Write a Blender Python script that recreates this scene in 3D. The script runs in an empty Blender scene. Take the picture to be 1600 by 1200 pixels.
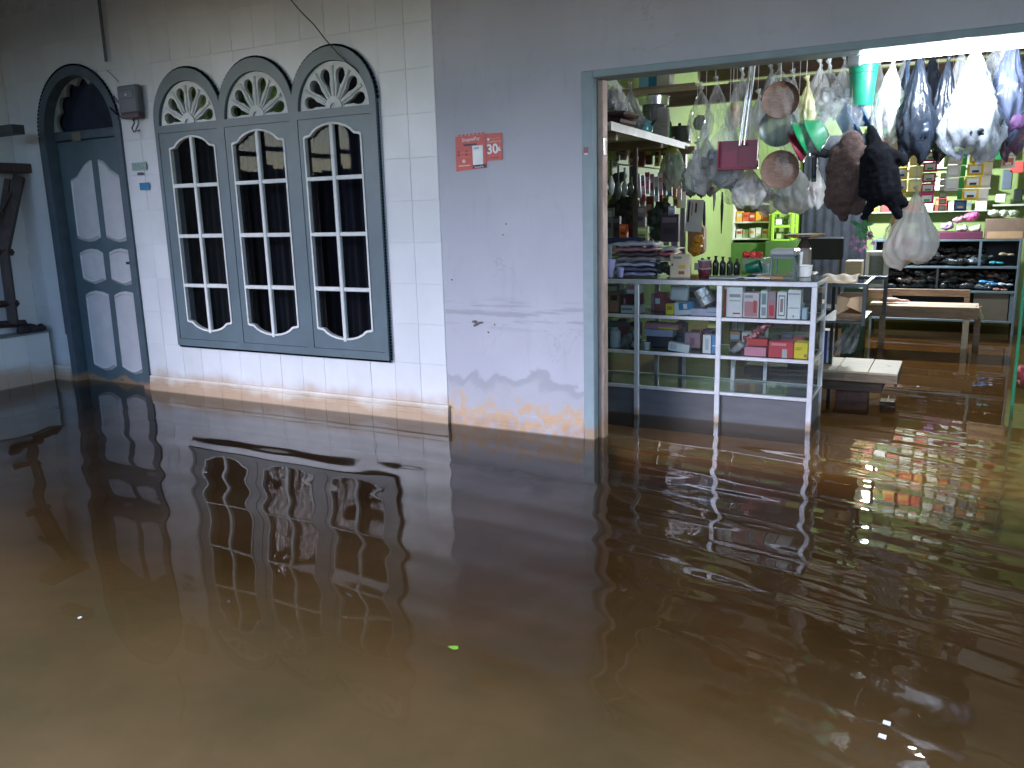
import bpy, bmesh, math, random
from mathutils import Vector, Matrix
from mathutils.geometry import tessellate_polygon
from mathutils import noise as NZ
random.seed(7)
SC = bpy.context.scene
COL = SC.collection

# ------------------------------------------------------------------ camera
F_PX, YAW, PIT, ROL = 1288.74, -.495626, .207068, -.0266086
CAM = Vector((0, -4.586, 1.4))
_cy, _sy, _cp, _sp = math.cos(YAW), math.sin(YAW), math.cos(PIT), math.sin(PIT)
FWD = Vector((_sy*_cp, _cy*_cp, -_sp)); _r = Vector((_cy, -_sy, 0)); _u = _r.cross(FWD)
RGT = _r*math.cos(ROL) + _u*math.sin(ROL); UPV = -_r*math.sin(ROL) + _u*math.cos(ROL)
cd = bpy.data.cameras.new('camera'); cam = bpy.data.objects.new('camera', cd); COL.objects.link(cam)
mw = Matrix((RGT, UPV, -FWD)).transposed().to_4x4(); mw.translation = CAM
cam.matrix_world = mw
cd.sensor_width = 36; cd.lens = 36*F_PX/1600; cd.clip_end = 500; cd.clip_start = .05
SC.camera = cam

# ------------------------------------------------------------------ world, sun, exposure
SUN_EL, SUN_AZ = 26.0, -32.0            # elevation; degrees from straight behind, towards the right (negative: left)
w = bpy.data.worlds.new('World'); SC.world = w; w.use_nodes = True
nt = w.node_tree; bg = nt.nodes['Background']
sky = nt.nodes.new('ShaderNodeTexSky'); sky.sky_type = 'NISHITA'; sky.sun_disc = False
sky.sun_elevation = math.radians(SUN_EL); sky.sun_rotation = math.radians(180-SUN_AZ)
sky.air_density = 1.0; sky.dust_density = .6; sky.ozone_density = 3.0
nt.links.new(sky.outputs[0], bg.inputs[0]); bg.inputs[1].default_value = .15
sl = bpy.data.lights.new('sun', 'SUN'); sun = bpy.data.objects.new('sun', sl); COL.objects.link(sun)
sl.energy = 1.5; sl.angle = math.radians(32); sl.color = (.96, .90, 1.0)
sd = Vector((-math.sin(math.radians(SUN_AZ)), math.cos(math.radians(SUN_AZ)), -math.tan(math.radians(SUN_EL)))).normalized()
sun.rotation_euler = sd.to_track_quat('-Z', 'Y').to_euler(); sun.location = (6, -12, 6)
SC.view_settings.view_transform = 'Standard'; SC.view_settings.look = 'None'
SC.view_settings.exposure = 1.83
SC.view_settings.use_white_balance = True; SC.view_settings.white_balance_temperature = 6150; SC.view_settings.gamma = 1.0; SC.view_settings.use_curve_mapping = False
SC.render.engine = 'CYCLES'
SC.cycles.transparent_max_bounces = 32
SC.cycles.max_bounces = 8
SC.cycles.use_denoising = True
SC.cycles.sample_clamp_indirect = 4
SC.cycles.sample_clamp_direct = 0
SC.cycles.caustics_reflective = False; SC.cycles.caustics_refractive = False
LAMP1, LAMP2 = 14, 85

# ------------------------------------------------------------------ helpers
def at(u, v, Y):
    """the point of the plane at depth Y that the photograph shows at u, v"""
    d = RGT*((u-800)/F_PX) - UPV*((v-600)/F_PX) + FWD
    return CAM + d*((Y-CAM.y)/d.y)
def atz(u, v, z):
    d = RGT*((u-800)/F_PX) - UPV*((v-600)/F_PX) + FWD
    return CAM + d*((z-CAM.z)/d.z)
def atx(u, v, x):
    d = RGT*((u-800)/F_PX) - UPV*((v-600)/F_PX) + FWD
    return CAM + d*((x-CAM.x)/d.x)

def prop(o, label=None, cat=None, group=None, kind=None):
    if label: o['label'] = label
    if cat: o['category'] = cat
    if group: o['group'] = group
    if kind: o['kind'] = kind
    return o
def thing(name, label, cat, loc=(0, 0, 0), group=None):
    o = bpy.data.objects.new(name, None); COL.objects.link(o)
    o.location = loc; o.empty_display_size = .05
    return prop(o, label, cat, group)
def wloc(o):
    p = Vector(o.location)
    while o.parent: o = o.parent; p = p + Vector(o.location)
    return p
def link(name, me, parent=None, origin=None):
    """origin: world position of the object; parents only ever translate"""
    o = bpy.data.objects.new(name, me); COL.objects.link(o)
    p = Vector(origin) if origin is not None else Vector((0, 0, 0))
    if parent is not None:
        o.parent = parent; p = p - wloc(parent)
    o.location = p
    return o
def mesh(name, vs, fs, m, parent=None, smooth=False, origin='auto'):
    vs = [Vector(v) for v in vs]
    if origin == 'auto':
        lo = [min(v[i] for v in vs) for i in range(3)]; hi = [max(v[i] for v in vs) for i in range(3)]
        og = Vector(((lo[0]+hi[0])/2, (lo[1]+hi[1])/2, lo[2]))
    else: og = Vector(origin)
    me = bpy.data.meshes.new(name); me.from_pydata([v-og for v in vs], [], fs)
    if m: me.materials.append(m)
    if smooth:
        me.polygons.foreach_set('use_smooth', [True]*len(me.polygons))
    me.update()
    return link(name, me, parent, og)
class B:
    """collects shapes that become one mesh"""
    def __init__(s): s.v = []; s.f = []
    def add(s, vs, fs):
        n = len(s.v); s.v += [Vector(v) for v in vs]; s.f += [tuple(i+n for i in f) for f in fs]; return s
    def box(s, x0, x1, y0, y1, z0, z1, c=0, M=None):
        if x0 > x1: x0, x1 = x1, x0
        if y0 > y1: y0, y1 = y1, y0
        if z0 > z1: z0, z1 = z1, z0
        c = min(c, (x1-x0)*.45, (y1-y0)*.45, (z1-z0)*.45)
        if c <= 0:
            vs = [(x, y, z) for x in (x0, x1) for y in (y0, y1) for z in (z0, z1)]
            fs = [(0, 1, 3, 2), (4, 6, 7, 5), (0, 4, 5, 1), (2, 3, 7, 6), (0, 2, 6, 4), (1, 5, 7, 3)]
        else:
            bm = bmesh.new(); bmesh.ops.create_cube(bm, size=1)
            for v in bm.verts: v.co = Vector(((x0+x1)/2+v.co.x*(x1-x0), (y0+y1)/2+v.co.y*(y1-y0), (z0+z1)/2+v.co.z*(z1-z0)))
            bmesh.ops.bevel(bm, geom=bm.edges[:], offset=c, segments=1, affect='EDGES', clamp_overlap=True)
            bm.verts.index_update(); vs = [v.co.copy() for v in bm.verts]; fs = [tuple(v.index for v in f.verts) for f in bm.faces]; bm.free()
        if M is not None: vs = [M @ Vector(v) for v in vs]
        return s.add(vs, fs)
    def tube(s, pts, r, n=8, caps=True):
        pts = [Vector(p) for p in pts]; rs = r if isinstance(r, (list, tuple)) else [r]*len(pts)
        vs = []; fs = []; ref = None
        for i, p in enumerate(pts):
            t = (pts[min(i+1, len(pts)-1)]-pts[max(i-1, 0)]).normalized()
            if ref is None: ref = Vector((0, 0, 1)) if abs(t.z) < .9 else Vector((1, 0, 0))
            a = t.cross(ref).normalized(); b = t.cross(a).normalized(); ref = -b if False else ref
            for k in range(n):
                an = 2*math.pi*k/n; vs.append(p+(a*math.cos(an)+b*math.sin(an))*rs[i])
        for i in range(len(pts)-1):
            for k in range(n):
                fs.append((i*n+k, i*n+(k+1) % n, (i+1)*n+(k+1) % n, (i+1)*n+k))
        if caps: fs.append(tuple(range(n))[::-1]); fs.append(tuple((len(pts)-1)*n+k for k in range(n)))
        return s.add(vs, fs)
    def lathe(s, prof, c, n=20, M=None, ridge=0):
        """prof: (radius, z) pairs from bottom to top"""
        vs = []; fs = []; c = Vector(c)
        for i, (r, z) in enumerate(prof):
            for k in range(n):
                an = 2*math.pi*k/n; rr = r*(1+ridge*(k % 2))
                p = Vector((rr*math.cos(an), rr*math.sin(an), z))
                if M is not None: p = M @ p
                vs.append(p+c)
        for i in range(len(prof)-1):
            for k in range(n): fs.append((i*n+k, i*n+(k+1) % n, (i+1)*n+(k+1) % n, (i+1)*n+k))
        fs.append(tuple(range(n))[::-1]); fs.append(tuple((len(prof)-1)*n+k for k in range(n)))
        return s.add(vs, fs)
    def plate(s, loops, y0, y1, bev=0):
        """flat plate in XZ, loops[0] outer, others holes, front at y0, back at y1"""
        L = [[Vector((p[0], 0, p[1])) for p in lp] for lp in loops]
        tris = tessellate_polygon([[Vector((p.x, p.z, 0)) for p in lp] for lp in L])
        flat = [p for lp in L for p in lp]; n = len(flat)
        vs = [Vector((p.x, y0, p.z)) for p in flat]+[Vector((p.x, y1, p.z)) for p in flat]
        fs = []
        for t in tris:
            a, b, c = [flat[i] for i in t]
            cr = (b.x-a.x)*(c.z-a.z)-(b.z-a.z)*(c.x-a.x)
            t = tuple(t) if cr > 0 else tuple(t)[::-1]
            fs.append(t); fs.append(tuple(i+n for i in t)[::-1])
        k = 0
        for lp in L:
            m_ = len(lp)
            for i in range(m_):
                a = k+i; b = k+(i+1) % m_; fs.append((a, b, b+n, a+n))
            k += m_
        return s.add(vs, fs)
    def build(s, name, m, parent=None, smooth=False):
        o = mesh(name, s.v, s.f, m, parent, smooth)
        return o
def rot(c, ax=0, ay=0, az=0):
    c = Vector(c)
    from mathutils import Euler
    return Matrix.Translation(c) @ Euler((math.radians(ax), math.radians(ay), math.radians(az))).to_matrix().to_4x4() @ Matrix.Translation(-c)
def autosmooth(o, ang=40):
    me = o.data
    me.polygons.foreach_set('use_smooth', [True]*len(me.polygons))
    try: me.set_sharp_from_angle(angle=math.radians(ang))
    except Exception: pass
    return o

# ------------------------------------------------------------------ materials
MATS = {}
def N(nt, t, **kw):
    n = nt.nodes.new(t)
    for k, v in kw.items(): setattr(n, k, v)
    return n
def mat(name, col, rough=.55, metal=0, var=.15, scale=9, bump=0, bscale=60, rnd=0, spec=.5, sheen=0, trans=0, stain=0, emit=None, alt=None, coat=0, stretch=None, mud_murk=False):
    if name in MATS: return MATS[name]
    m = bpy.data.materials.new(name); m.use_nodes = True; MATS[name] = m
    nt = m.node_tree; p = nt.nodes['Principled BSDF']; lk = nt.links.new
    geo = N(nt, 'ShaderNodeNewGeometry'); src = geo.outputs['Position']
    if stretch:
        mp = N(nt, 'ShaderNodeMapping'); mp.inputs['Scale'].default_value = stretch; lk(src, mp.inputs[0]); src = mp.outputs[0]
    no = N(nt, 'ShaderNodeTexNoise'); no.inputs['Scale'].default_value = scale; no.inputs['Detail'].default_value = 5; no.inputs['Roughness'].default_value = .6
    lk(src, no.inputs['Vector'])
    mx = N(nt, 'ShaderNodeMix', data_type='RGBA')
    c = Vector(col[:3])
    a = alt if alt else tuple(c*(1-var)); b = tuple(min(1, x) for x in (c*(1+var*.6))) if not alt else tuple(c)
    mx.inputs[6].default_value = (*a, 1); mx.inputs[7].default_value = (*b, 1)
    mr = N(nt, 'ShaderNodeMapRange'); mr.inputs[1].default_value = .35; mr.inputs[2].default_value = .65
    lk(no.outputs[0], mr.inputs[0]); lk(mr.outputs[0], mx.inputs[0])
    out = mx.outputs[2]
    if rnd:
        oi = N(nt, 'ShaderNodeObjectInfo'); hs = N(nt, 'ShaderNodeHueSaturation')
        r2 = N(nt, 'ShaderNodeMapRange'); r2.inputs[3].default_value = 1-rnd; r2.inputs[4].default_value = 1+rnd*.5
        lk(oi.outputs['Random'], r2.inputs[0]); lk(r2.outputs[0], hs.inputs['Value']); lk(out, hs.inputs['Color']); out = hs.outputs[0]
    if stain or mud_murk:      # silt left by the flood: ragged tide mark a hand above the water
        sx = N(nt, 'ShaderNodeSeparateXYZ'); lk(geo.outputs['Position'], sx.inputs[0])
        n2 = N(nt, 'ShaderNodeTexNoise'); n2.inputs['Scale'].default_value = 3.5; n2.inputs['Detail'].default_value = 7; lk(geo.outputs['Position'], n2.inputs['Vector'])
        ma = N(nt, 'ShaderNodeMath', operation='MULTIPLY_ADD'); ma.inputs[1].default_value = -.22; lk(n2.outputs[0], ma.inputs[0]); lk(sx.outputs[2], ma.inputs[2])
        r3 = N(nt, 'ShaderNodeMapRange'); stain = stain or .1; r3.inputs[1].default_value = stain-.11; r3.inputs[2].default_value = -.11+stain*.35; r3.interpolation_type = 'SMOOTHSTEP'
        lk(ma.outputs[0], r3.inputs[0])
        m2 = N(nt, 'ShaderNodeMix', data_type='RGBA'); m2.inputs[7].default_value = (.40, .235, .115, 1)
        mm = N(nt, 'ShaderNodeMath', operation='MULTIPLY'); mm.inputs[1].default_value = 0 if mud_murk else .72; lk(r3.outputs[0], mm.inputs[0])
        lk(mm.outputs[0], m2.inputs[0]); lk(out, m2.inputs[6]); out = m2.outputs[2]
        r4 = N(nt, 'ShaderNodeMapRange'); r4.inputs[1].default_value = .004; r4.inputs[2].default_value = -.012; lk(sx.outputs[2], r4.inputs[0])      # under water: light lost in the murk, painted as mud
        m4 = N(nt, 'ShaderNodeMix', data_type='RGBA'); m4.inputs[7].default_value = (.055, .042, .028, 1); lk(r4.outputs[0], m4.inputs[0]); lk(out, m4.inputs[6]); out = m4.outputs[2]
    lk(out, p.inputs['Base Color'])
    p.inputs['Roughness'].default_value = rough; p.inputs['Metallic'].default_value = metal
    p.inputs['Specular IOR Level'].default_value = spec
    if sheen: p.inputs['Sheen Weight'].default_value = sheen
    if coat: p.inputs['Coat Weight'].default_value = coat; p.inputs['Coat Roughness'].default_value = .15
    if trans: p.inputs['Subsurface Weight'].default_value = 0; p.inputs['Transmission Weight'].default_value = trans
    if bump:
        n3 = N(nt, 'ShaderNodeTexNoise'); n3.inputs['Scale'].default_value = bscale; n3.inputs['Detail'].default_value = 6; lk(src, n3.inputs['Vector'])
        bp = N(nt, 'ShaderNodeBump'); bp.inputs['Strength'].default_value = bump; bp.inputs['Distance'].default_value = .01
        lk(n3.outputs[0], bp.inputs['Height']); lk(bp.outputs[0], p.inputs['Normal'])
    if emit:
        p.inputs['Emission Color'].default_value = (*emit[0], 1); p.inputs['Emission Strength'].default_value = emit[1]
    return m
def film(name, tint, lo=.12, hi=.5, scale=14, rough=.12, spec=.6):
    if name in MATS: return MATS[name]
    m = bpy.data.materials.new(name); m.use_nodes = True; MATS[name] = m
    nt = m.node_tree; p = nt.nodes['Principled BSDF']; lk = nt.links.new
    p.inputs['Base Color'].default_value = (*tint, 1); p.inputs['Roughness'].default_value = rough; p.inputs['Specular IOR Level'].default_value = spec
    geo = N(nt, 'ShaderNodeNewGeometry'); mp = N(nt, 'ShaderNodeMapping'); mp.inputs['Scale'].default_value = (1, 1, .4); lk(geo.outputs['Position'], mp.inputs[0])
    no = N(nt, 'ShaderNodeTexNoise'); no.inputs['Scale'].default_value = scale; no.inputs['Detail'].default_value = 6; lk(mp.outputs[0], no.inputs['Vector'])
    mr = N(nt, 'ShaderNodeMapRange'); mr.inputs[1].default_value = .4; mr.inputs[2].default_value = .65; mr.inputs[3].default_value = lo; mr.inputs[4].default_value = hi; lk(no.outputs[0], mr.inputs[0])
    bp = N(nt, 'ShaderNodeBump'); bp.inputs['Strength'].default_value = .8; bp.inputs['Distance'].default_value = .02; lk(no.outputs[0], bp.inputs['Height']); lk(bp.outputs[0], p.inputs['Normal'])
    tr = N(nt, 'ShaderNodeBsdfTransparent'); mx = N(nt, 'ShaderNodeMixShader')
    tr.inputs[0].default_value = (*[.6+.4*min(1, t*1.2) for t in tint], 1)
    lk(mr.outputs[0], mx.inputs[0]); lk(tr.outputs[0], mx.inputs[1]); lk(p.outputs[0], mx.inputs[2])
    lk(mx.outputs[0], nt.nodes['Material Output'].inputs[0])
    return m
def glass(name, tint=(.9, .95, .93), dust=.04, gain=1.0, rough=.015):
    if name in MATS: return MATS[name]
    m = bpy.data.materials.new(name); m.use_nodes = True; MATS[name] = m
    nt = m.node_tree; lk = nt.links.new; nt.nodes.remove(nt.nodes['Principled BSDF'])
    tr = N(nt, 'ShaderNodeBsdfTransparent'); tr.inputs[0].default_value = (*tint, 1)
    gl = N(nt, 'ShaderNodeBsdfGlossy'); gl.inputs['Roughness'].default_value = rough
    df = N(nt, 'ShaderNodeBsdfDiffuse'); df.inputs[0].default_value = (.5, .5, .5, 1)
    fr = N(nt, 'ShaderNodeFresnel'); fr.inputs[0].default_value = 1.5
    mu = N(nt, 'ShaderNodeMath', operation='MULTIPLY'); mu.inputs[1].default_value = gain; lk(fr.outputs[0], mu.inputs[0])
    a = N(nt, 'ShaderNodeMixShader'); lk(mu.outputs[0], a.inputs[0]); lk(tr.outputs[0], a.inputs[1]); lk(gl.outputs[0], a.inputs[2])
    geo = N(nt, 'ShaderNodeNewGeometry'); no = N(nt, 'ShaderNodeTexNoise'); no.inputs['Scale'].default_value = 6; lk(geo.outputs['Position'], no.inputs['Vector'])
    m3 = N(nt, 'ShaderNodeMath', operation='MULTIPLY'); m3.inputs[1].default_value = dust*2; lk(no.outputs[0], m3.inputs[0])
    b = N(nt, 'ShaderNodeMixShader'); lk(m3.outputs[0], b.inputs[0]); lk(a.outputs[0], b.inputs[1]); lk(df.outputs[0], b.inputs[2])
    lk(b.outputs[0], nt.nodes['Material Output'].inputs[0])
    return m
def srgb(r, g, b):
    f = lambda c: (c/255/12.92) if c/255 <= .04045 else ((c/255+.055)/1.055)**2.4
    return (f(r), f(g), f(b))
def C(r, g, b, rough=.5, **kw):
    n = 'paint %d %d %d %s' % (r, g, b, rough)
    if kw: n += ' '+str(sorted((k, str(v)) for k, v in kw.items()))
    kw.setdefault('var', .1)
    return mat(n[:60], srgb(r, g, b), rough, **kw)

TILE = mat('white glazed wall tile', (.70, .71, .74), .28, var=.05, scale=3, rnd=.05, stain=.21, spec=.45)
GROUT = mat('tile grout', (.66, .67, .70), .8, stain=.2)
SKIRT = mat('cream skirting tile', (.66, .60, .53), .35, var=.12, scale=5, stain=.13)
DOORW = mat('door panel white paint', (.62, .61, .64), .4, var=.06, stain=.05)
BLUEP = mat('blue grey gloss paint', (.098, .142, .168), .38, var=.12, scale=5, bump=.05, bscale=30)
DBLUE = mat('dark blue grey paint', (.055, .08, .11), .4, var=.15, bump=.05)
WHITEP = mat('chalky white paint', (.70, .71, .70), .5, var=.1, scale=12, bump=.1, bscale=80)
PALE_BLUE = mat('pale blue grey jamb paint', (.26, .33, .36), .5, var=.1, scale=6, stain=.10)
MOSAIC = mat('dark blue mosaic', (.02, .03, .09), .2, var=.3, scale=40)
ALU = mat('brushed aluminium', (.72, .73, .78), .36, metal=.55, var=.08, scale=20, stain=.08)
STEEL = mat('stainless steel', (.75, .75, .77), .2, metal=1, var=.05, bump=.1, bscale=20)
GREENW = mat('lime green wall paint', (.27, .37, .12), .6, var=.1, scale=2.5, bump=.05, stain=.25)
WOODD = mat('dark roof timber', (.10, .065, .045), .75, var=.35, scale=6, stretch=(1, 8, 8), bump=.3)
WOODM = mat('worn grey brown timber', (.27, .19, .13), .7, var=.3, scale=7, stretch=(1, 7, 7), bump=.3)
PLY = mat('pale plywood', (.62, .52, .33), .6, var=.12, scale=4, stretch=(1, 6, 1))
KRAFT = mat('brown cardboard', (.46, .30, .17), .75, var=.12, scale=6, bump=.15, bscale=20)
BLACKP = mat('black cloth', (.0035, .004, .006), 1.0, var=.4, scale=30, bump=.25, bscale=90, spec=.12)
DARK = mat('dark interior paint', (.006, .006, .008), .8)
CLEARF = film('clear plastic film', (.85, .87, .88), .10, .5)
MILKF = film('milky plastic film', (.85, .85, .83), .35, .85, scale=9, rough=.25)
DARKF = film('dark smoky plastic film', (.018, .024, .036), .8, .98, scale=10, rough=.25, spec=.35)
GREYF = film('dusty grey plastic film', (.45, .46, .47), .3, .8, scale=16, rough=.2)
PANEG = glass('window pane glass', (.75, .78, .85), .002, .42)
CASEG = glass('display case glass', (.90, .95, .93), .035, .8)

# plaster: lilac grey emulsion with scuffs, cracks and a damp foot
def plaster():
    m = bpy.data.materials.new('lilac grey plaster'); m.use_nodes = True
    nt = m.node_tree; p = nt.nodes['Principled BSDF']; lk = nt.links.new
    geo = N(nt, 'ShaderNodeNewGeometry'); sx = N(nt, 'ShaderNodeSeparateXYZ'); lk(geo.outputs['Position'], sx.inputs[0])
    def noise(sc, det=5, st=None, dist=0):
        n = N(nt, 'ShaderNodeTexNoise'); n.inputs['Scale'].default_value = sc; n.inputs['Detail'].default_value = det; n.inputs['Distortion'].default_value = dist
        if st:
            mp = N(nt, 'ShaderNodeMapping'); mp.inputs['Scale'].default_value = st; lk(geo.outputs['Position'], mp.inputs[0]); lk(mp.outputs[0], n.inputs['Vector'])
        else: lk(geo.outputs['Position'], n.inputs['Vector'])
        return n.outputs[0]
    def rng(x, a, b, c=0, d=1, smooth=True):
        r = N(nt, 'ShaderNodeMapRange'); r.inputs[1].default_value = a; r.inputs[2].default_value = b; r.inputs[3].default_value = c; r.inputs[4].default_value = d
        if smooth: r.interpolation_type = 'SMOOTHSTEP'
        lk(x, r.inputs[0]); return r.outputs[0]
    def mul(a, b):
        n = N(nt, 'ShaderNodeMath', operation='MULTIPLY')
        for i, x in enumerate((a, b)):
            if isinstance(x, (int, float)): n.inputs[i].default_value = x
            else: lk(x, n.inputs[i])
        return n.outputs[0]
    def madd(a, k, c):
        n = N(nt, 'ShaderNodeMath', operation='MULTIPLY_ADD'); lk(a, n.inputs[0]); n.inputs[1].default_value = k; lk(c, n.inputs[2]); return n.outputs[0]
    def mix(f, a, col):
        n = N(nt, 'ShaderNodeMix', data_type='RGBA'); lk(f, n.inputs[0])
        if isinstance(a, tuple): n.inputs[6].default_value = (*a, 1)
        else: lk(a, n.inputs[6])
        n.inputs[7].default_value = (*col, 1); return n.outputs[2]
    z = sx.outputs[2]
    c = mix(rng(noise(1.6, 6), .4, .62), (.46, .46, .52), (.50, .50, .56))
    c = mix(mul(rng(noise(9, 8), .58, .72), .25), c, (.38, .38, .43))
    ab = N(nt, 'ShaderNodeMath', operation='ABSOLUTE'); sb_ = N(nt, 'ShaderNodeMath', operation='SUBTRACT'); lk(noise(1.9, 9, None, .4), sb_.inputs[0]); sb_.inputs[1].default_value = .5; lk(sb_.outputs[0], ab.inputs[0])
    c = mix(mul(mul(rng(ab.outputs[0], .0035, .0008), rng(noise(1.1, 2), .5, .58)), .28), c, (.25, .25, .28))      # hairline cracks
    c = mix(mul(rng(noise(5, 7, (3, 3, .5)), .56, .72), .22), c, (.36, .36, .41))      # grimy runs
    # rubbed grey band about three quarters of a metre up
    band = mul(rng(z, .62, .72), rng(z, .90, .78)); c = mix(mul(mul(band, rng(noise(3, 8, (1, 1, 9)), .48, .62)), .6), c, (.30, .30, .34))
    # damp: grey scalloped patches, peeling to ochre at the foot
    zz = madd(noise(3.2, 4, None, .8), -.42, z)
    edge = mul(rng(zz, .13, .10), rng(zz, .03, .07)); c = mix(mul(edge, .55), c, (.27, .27, .31))
    inner = rng(zz, .11, .04); c = mix(mul(inner, .5), c, (.40, .39, .42))
    oc = mul(mul(rng(madd(noise(5.5, 7, None, .6), -.50, z), -.02, -.13), rng(noise(16, 6), .35, .6)), .75); c = mix(oc, c, (.60, .36, .16))
    c = mix(mul(mul(rng(z, .11, .03), rng(noise(7, 7), .3, .62)), .55), c, (.40, .24, .13))
    c = mix(rng(z, .004, -.012, smooth=False), c, (.055, .042, .028))  # muddy dark below the waterline, for light lost in the murk
    lk(c, p.inputs['Base Color']); p.inputs['Roughness'].default_value = .6; p.inputs['Specular IOR Level'].default_value = .35
    bp = N(nt, 'ShaderNodeBump'); bp.inputs['Strength'].default_value = .25; bp.inputs['Distance'].default_value = .01; lk(noise(14, 8), bp.inputs['Height']); lk(bp.outputs[0], p.inputs['Normal'])
    return m
PLAST = plaster()

# murky flood water with gentle waves, livelier towards the shop
def water_mat():
    m = bpy.data.materials.new('murky flood water'); m.use_nodes = True
    nt = m.node_tree; lk = nt.links.new; nt.nodes.remove(nt.nodes['Principled BSDF'])
    tr = N(nt, 'ShaderNodeBsdfTransparent'); tr.inputs[0].default_value = (.98, .97, .94, 1)
    df = N(nt, 'ShaderNodeBsdfDiffuse'); df.inputs[0].default_value = (.17, .115, .06, 1)
    geo = N(nt, 'ShaderNodeNewGeometry'); n = N(nt, 'ShaderNodeTexNoise'); n.inputs['Scale'].default_value = 1.3; n.inputs['Detail'].default_value = 6; lk(geo.outputs['Position'], n.inputs['Vector'])
    mr = N(nt, 'ShaderNodeMapRange'); mr.inputs[1].default_value = .35; mr.inputs[2].default_value = .7; mr.inputs[3].default_value = .05; mr.inputs[4].default_value = .18; lk(n.outputs[0], mr.inputs[0])
    a = N(nt, 'ShaderNodeMixShader'); lk(mr.outputs[0], a.inputs[0]); lk(tr.outputs[0], a.inputs[1]); lk(df.outputs[0], a.inputs[2])
    gl = N(nt, 'ShaderNodeBsdfGlossy'); gl.inputs['Roughness'].default_value = .015
    # Schlick's fresnel, the same from above and below, since the sheet does not bend the rays
    vd = N(nt, 'ShaderNodeVectorMath', operation='DOT_PRODUCT'); lk(geo.outputs['Normal'], vd.inputs[0]); lk(geo.outputs['Incoming'], vd.inputs[1])
    def M_(op, a_, b_=None):
        q = N(nt, 'ShaderNodeMath', operation=op)
        for i_, x_ in enumerate((a_, b_)):
            if x_ is None: continue
            if isinstance(x_, (int, float)): q.inputs[i_].default_value = x_
            else: lk(x_, q.inputs[i_])
        return q.outputs[0]
    om = M_('SUBTRACT', 1.0, M_('ABSOLUTE', vd.outputs['Value'])); fz = M_('ADD', M_('MULTIPLY', M_('POWER', om, 5.0), .98), .02)
    b = N(nt, 'ShaderNodeMixShader'); lk(fz, b.inputs[0]); lk(a.outputs[0], b.inputs[1]); lk(gl.outputs[0], b.inputs[2])
    va = N(nt, 'ShaderNodeVolumeAbsorption'); va.inputs['Color'].default_value = (.70, .62, .46, 1); va.inputs['Density'].default_value = 7.0
    lk(b.outputs[0], nt.nodes['Material Output'].inputs['Surface']); lk(va.outputs[0], nt.nodes['Material Output'].inputs['Volume'])
    return m
WATER = water_mat()

# ------------------------------------------------------------------ ground and water
gm = mat('silty floor', (.42, .34, .23), .9, scale=1.6, alt=(.27, .26, .17), bump=.2, bscale=8)
gy = [(-90, -.10), (-9, -.08), (-3.4, -.08), (-2.6, -.12), (-1.9, -.22), (-1.3, -.285), (-.6, -.295), (90, -.295)]      # floor shaped deeper towards the house to darken the water by the wall
prop(mesh('ground', [(x_, y_, z_) for y_, z_ in gy for x_ in (-90, 90)], [(2*i, 2*i+1, 2*i+3, 2*i+2) for i in range(len(gy)-1)], gm, smooth=True), kind='structure')
def wave(x, y):
    """long low swells along the wall; shorter crests, tilted a little, where someone has waded by the shop"""
    sx = lambda a, b, t: (lambda k: k*k*(3-2*k))(max(0, min(1, (t-a)/(b-a))))
    right = sx(-3.0, -.6, x+.30*(y+2.0))
    ins = .20+.80*sx(1.6, -.2, y)
    h = (.05+.5*sx(-6.0, -2.5, x))*.0011*math.sin(6.3*y+.35*x+.5*math.sin(.7*x+.4))
    yt = y+.20*x+.05*math.sin(.9*x)
    h += right*(.0012*math.sin(15*yt+.7*math.sin(1.3*x))+.0010*math.sin(27*yt+1.1*math.sin(1.7*x+.5)+2)+.0004*math.sin(44*y+5*x+1.6*math.sin(2.3*x)))*ins
    h += right*ins*.0010*math.sin(9*x-4*y+1.5*math.sin(2*y))
    win = math.exp(-((x+3.5)/1.8)**2-((y+1.15)/.95)**2)
    h += win*(.0016*math.sin(9.5*y+.25*x+.5*math.sin(1.3*x)+1.2)+.0012*math.sin(18.5*y+.5*x+.8*math.sin(1.2*x))+.00035*math.sin(31*y+1.5*x+math.sin(2.2*x))+.0005*math.sin(5*x+3*y)+.0002*math.sin(13*x-6*y))
    return h
def grid(x0, x1, y0, y1, st):
    nx = int((x1-x0)/st); ny = int((y1-y0)/st)
    vs = [(x0+i*st, y0+j*st, wave(x0+i*st, y0+j*st)) for j in range(ny+1) for i in range(nx+1)]
    fs = [(j*(nx+1)+i, j*(nx+1)+i+1, (j+1)*(nx+1)+i+1, (j+1)*(nx+1)+i) for j in range(ny) for i in range(nx)]
    return vs, fs
gv, gf = grid(-8.0, 3.0, -5.0, 6.4, .03)
b = B(); b.v = [Vector(v) for v in gv]; b.f = gf
n0 = len(b.v)
b.add([(-60, -60, -.003), (60, -60, -.003), (60, -5, -.003), (-60, -5, -.003)], [(0, 1, 2, 3)])
b.add([(-60, -5, -.003), (-8, -5, -.003), (-8, 6.4, -.003), (-60, 6.4, -.003)], [(0, 1, 2, 3)])
b.add([(3, -5, -.003), (60, -5, -.003), (60, 6.4, -.003), (3, 6.4, -.003)], [(0, 1, 2, 3)])
prop(b.build('water', WATER, smooth=True), kind='structure')

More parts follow.
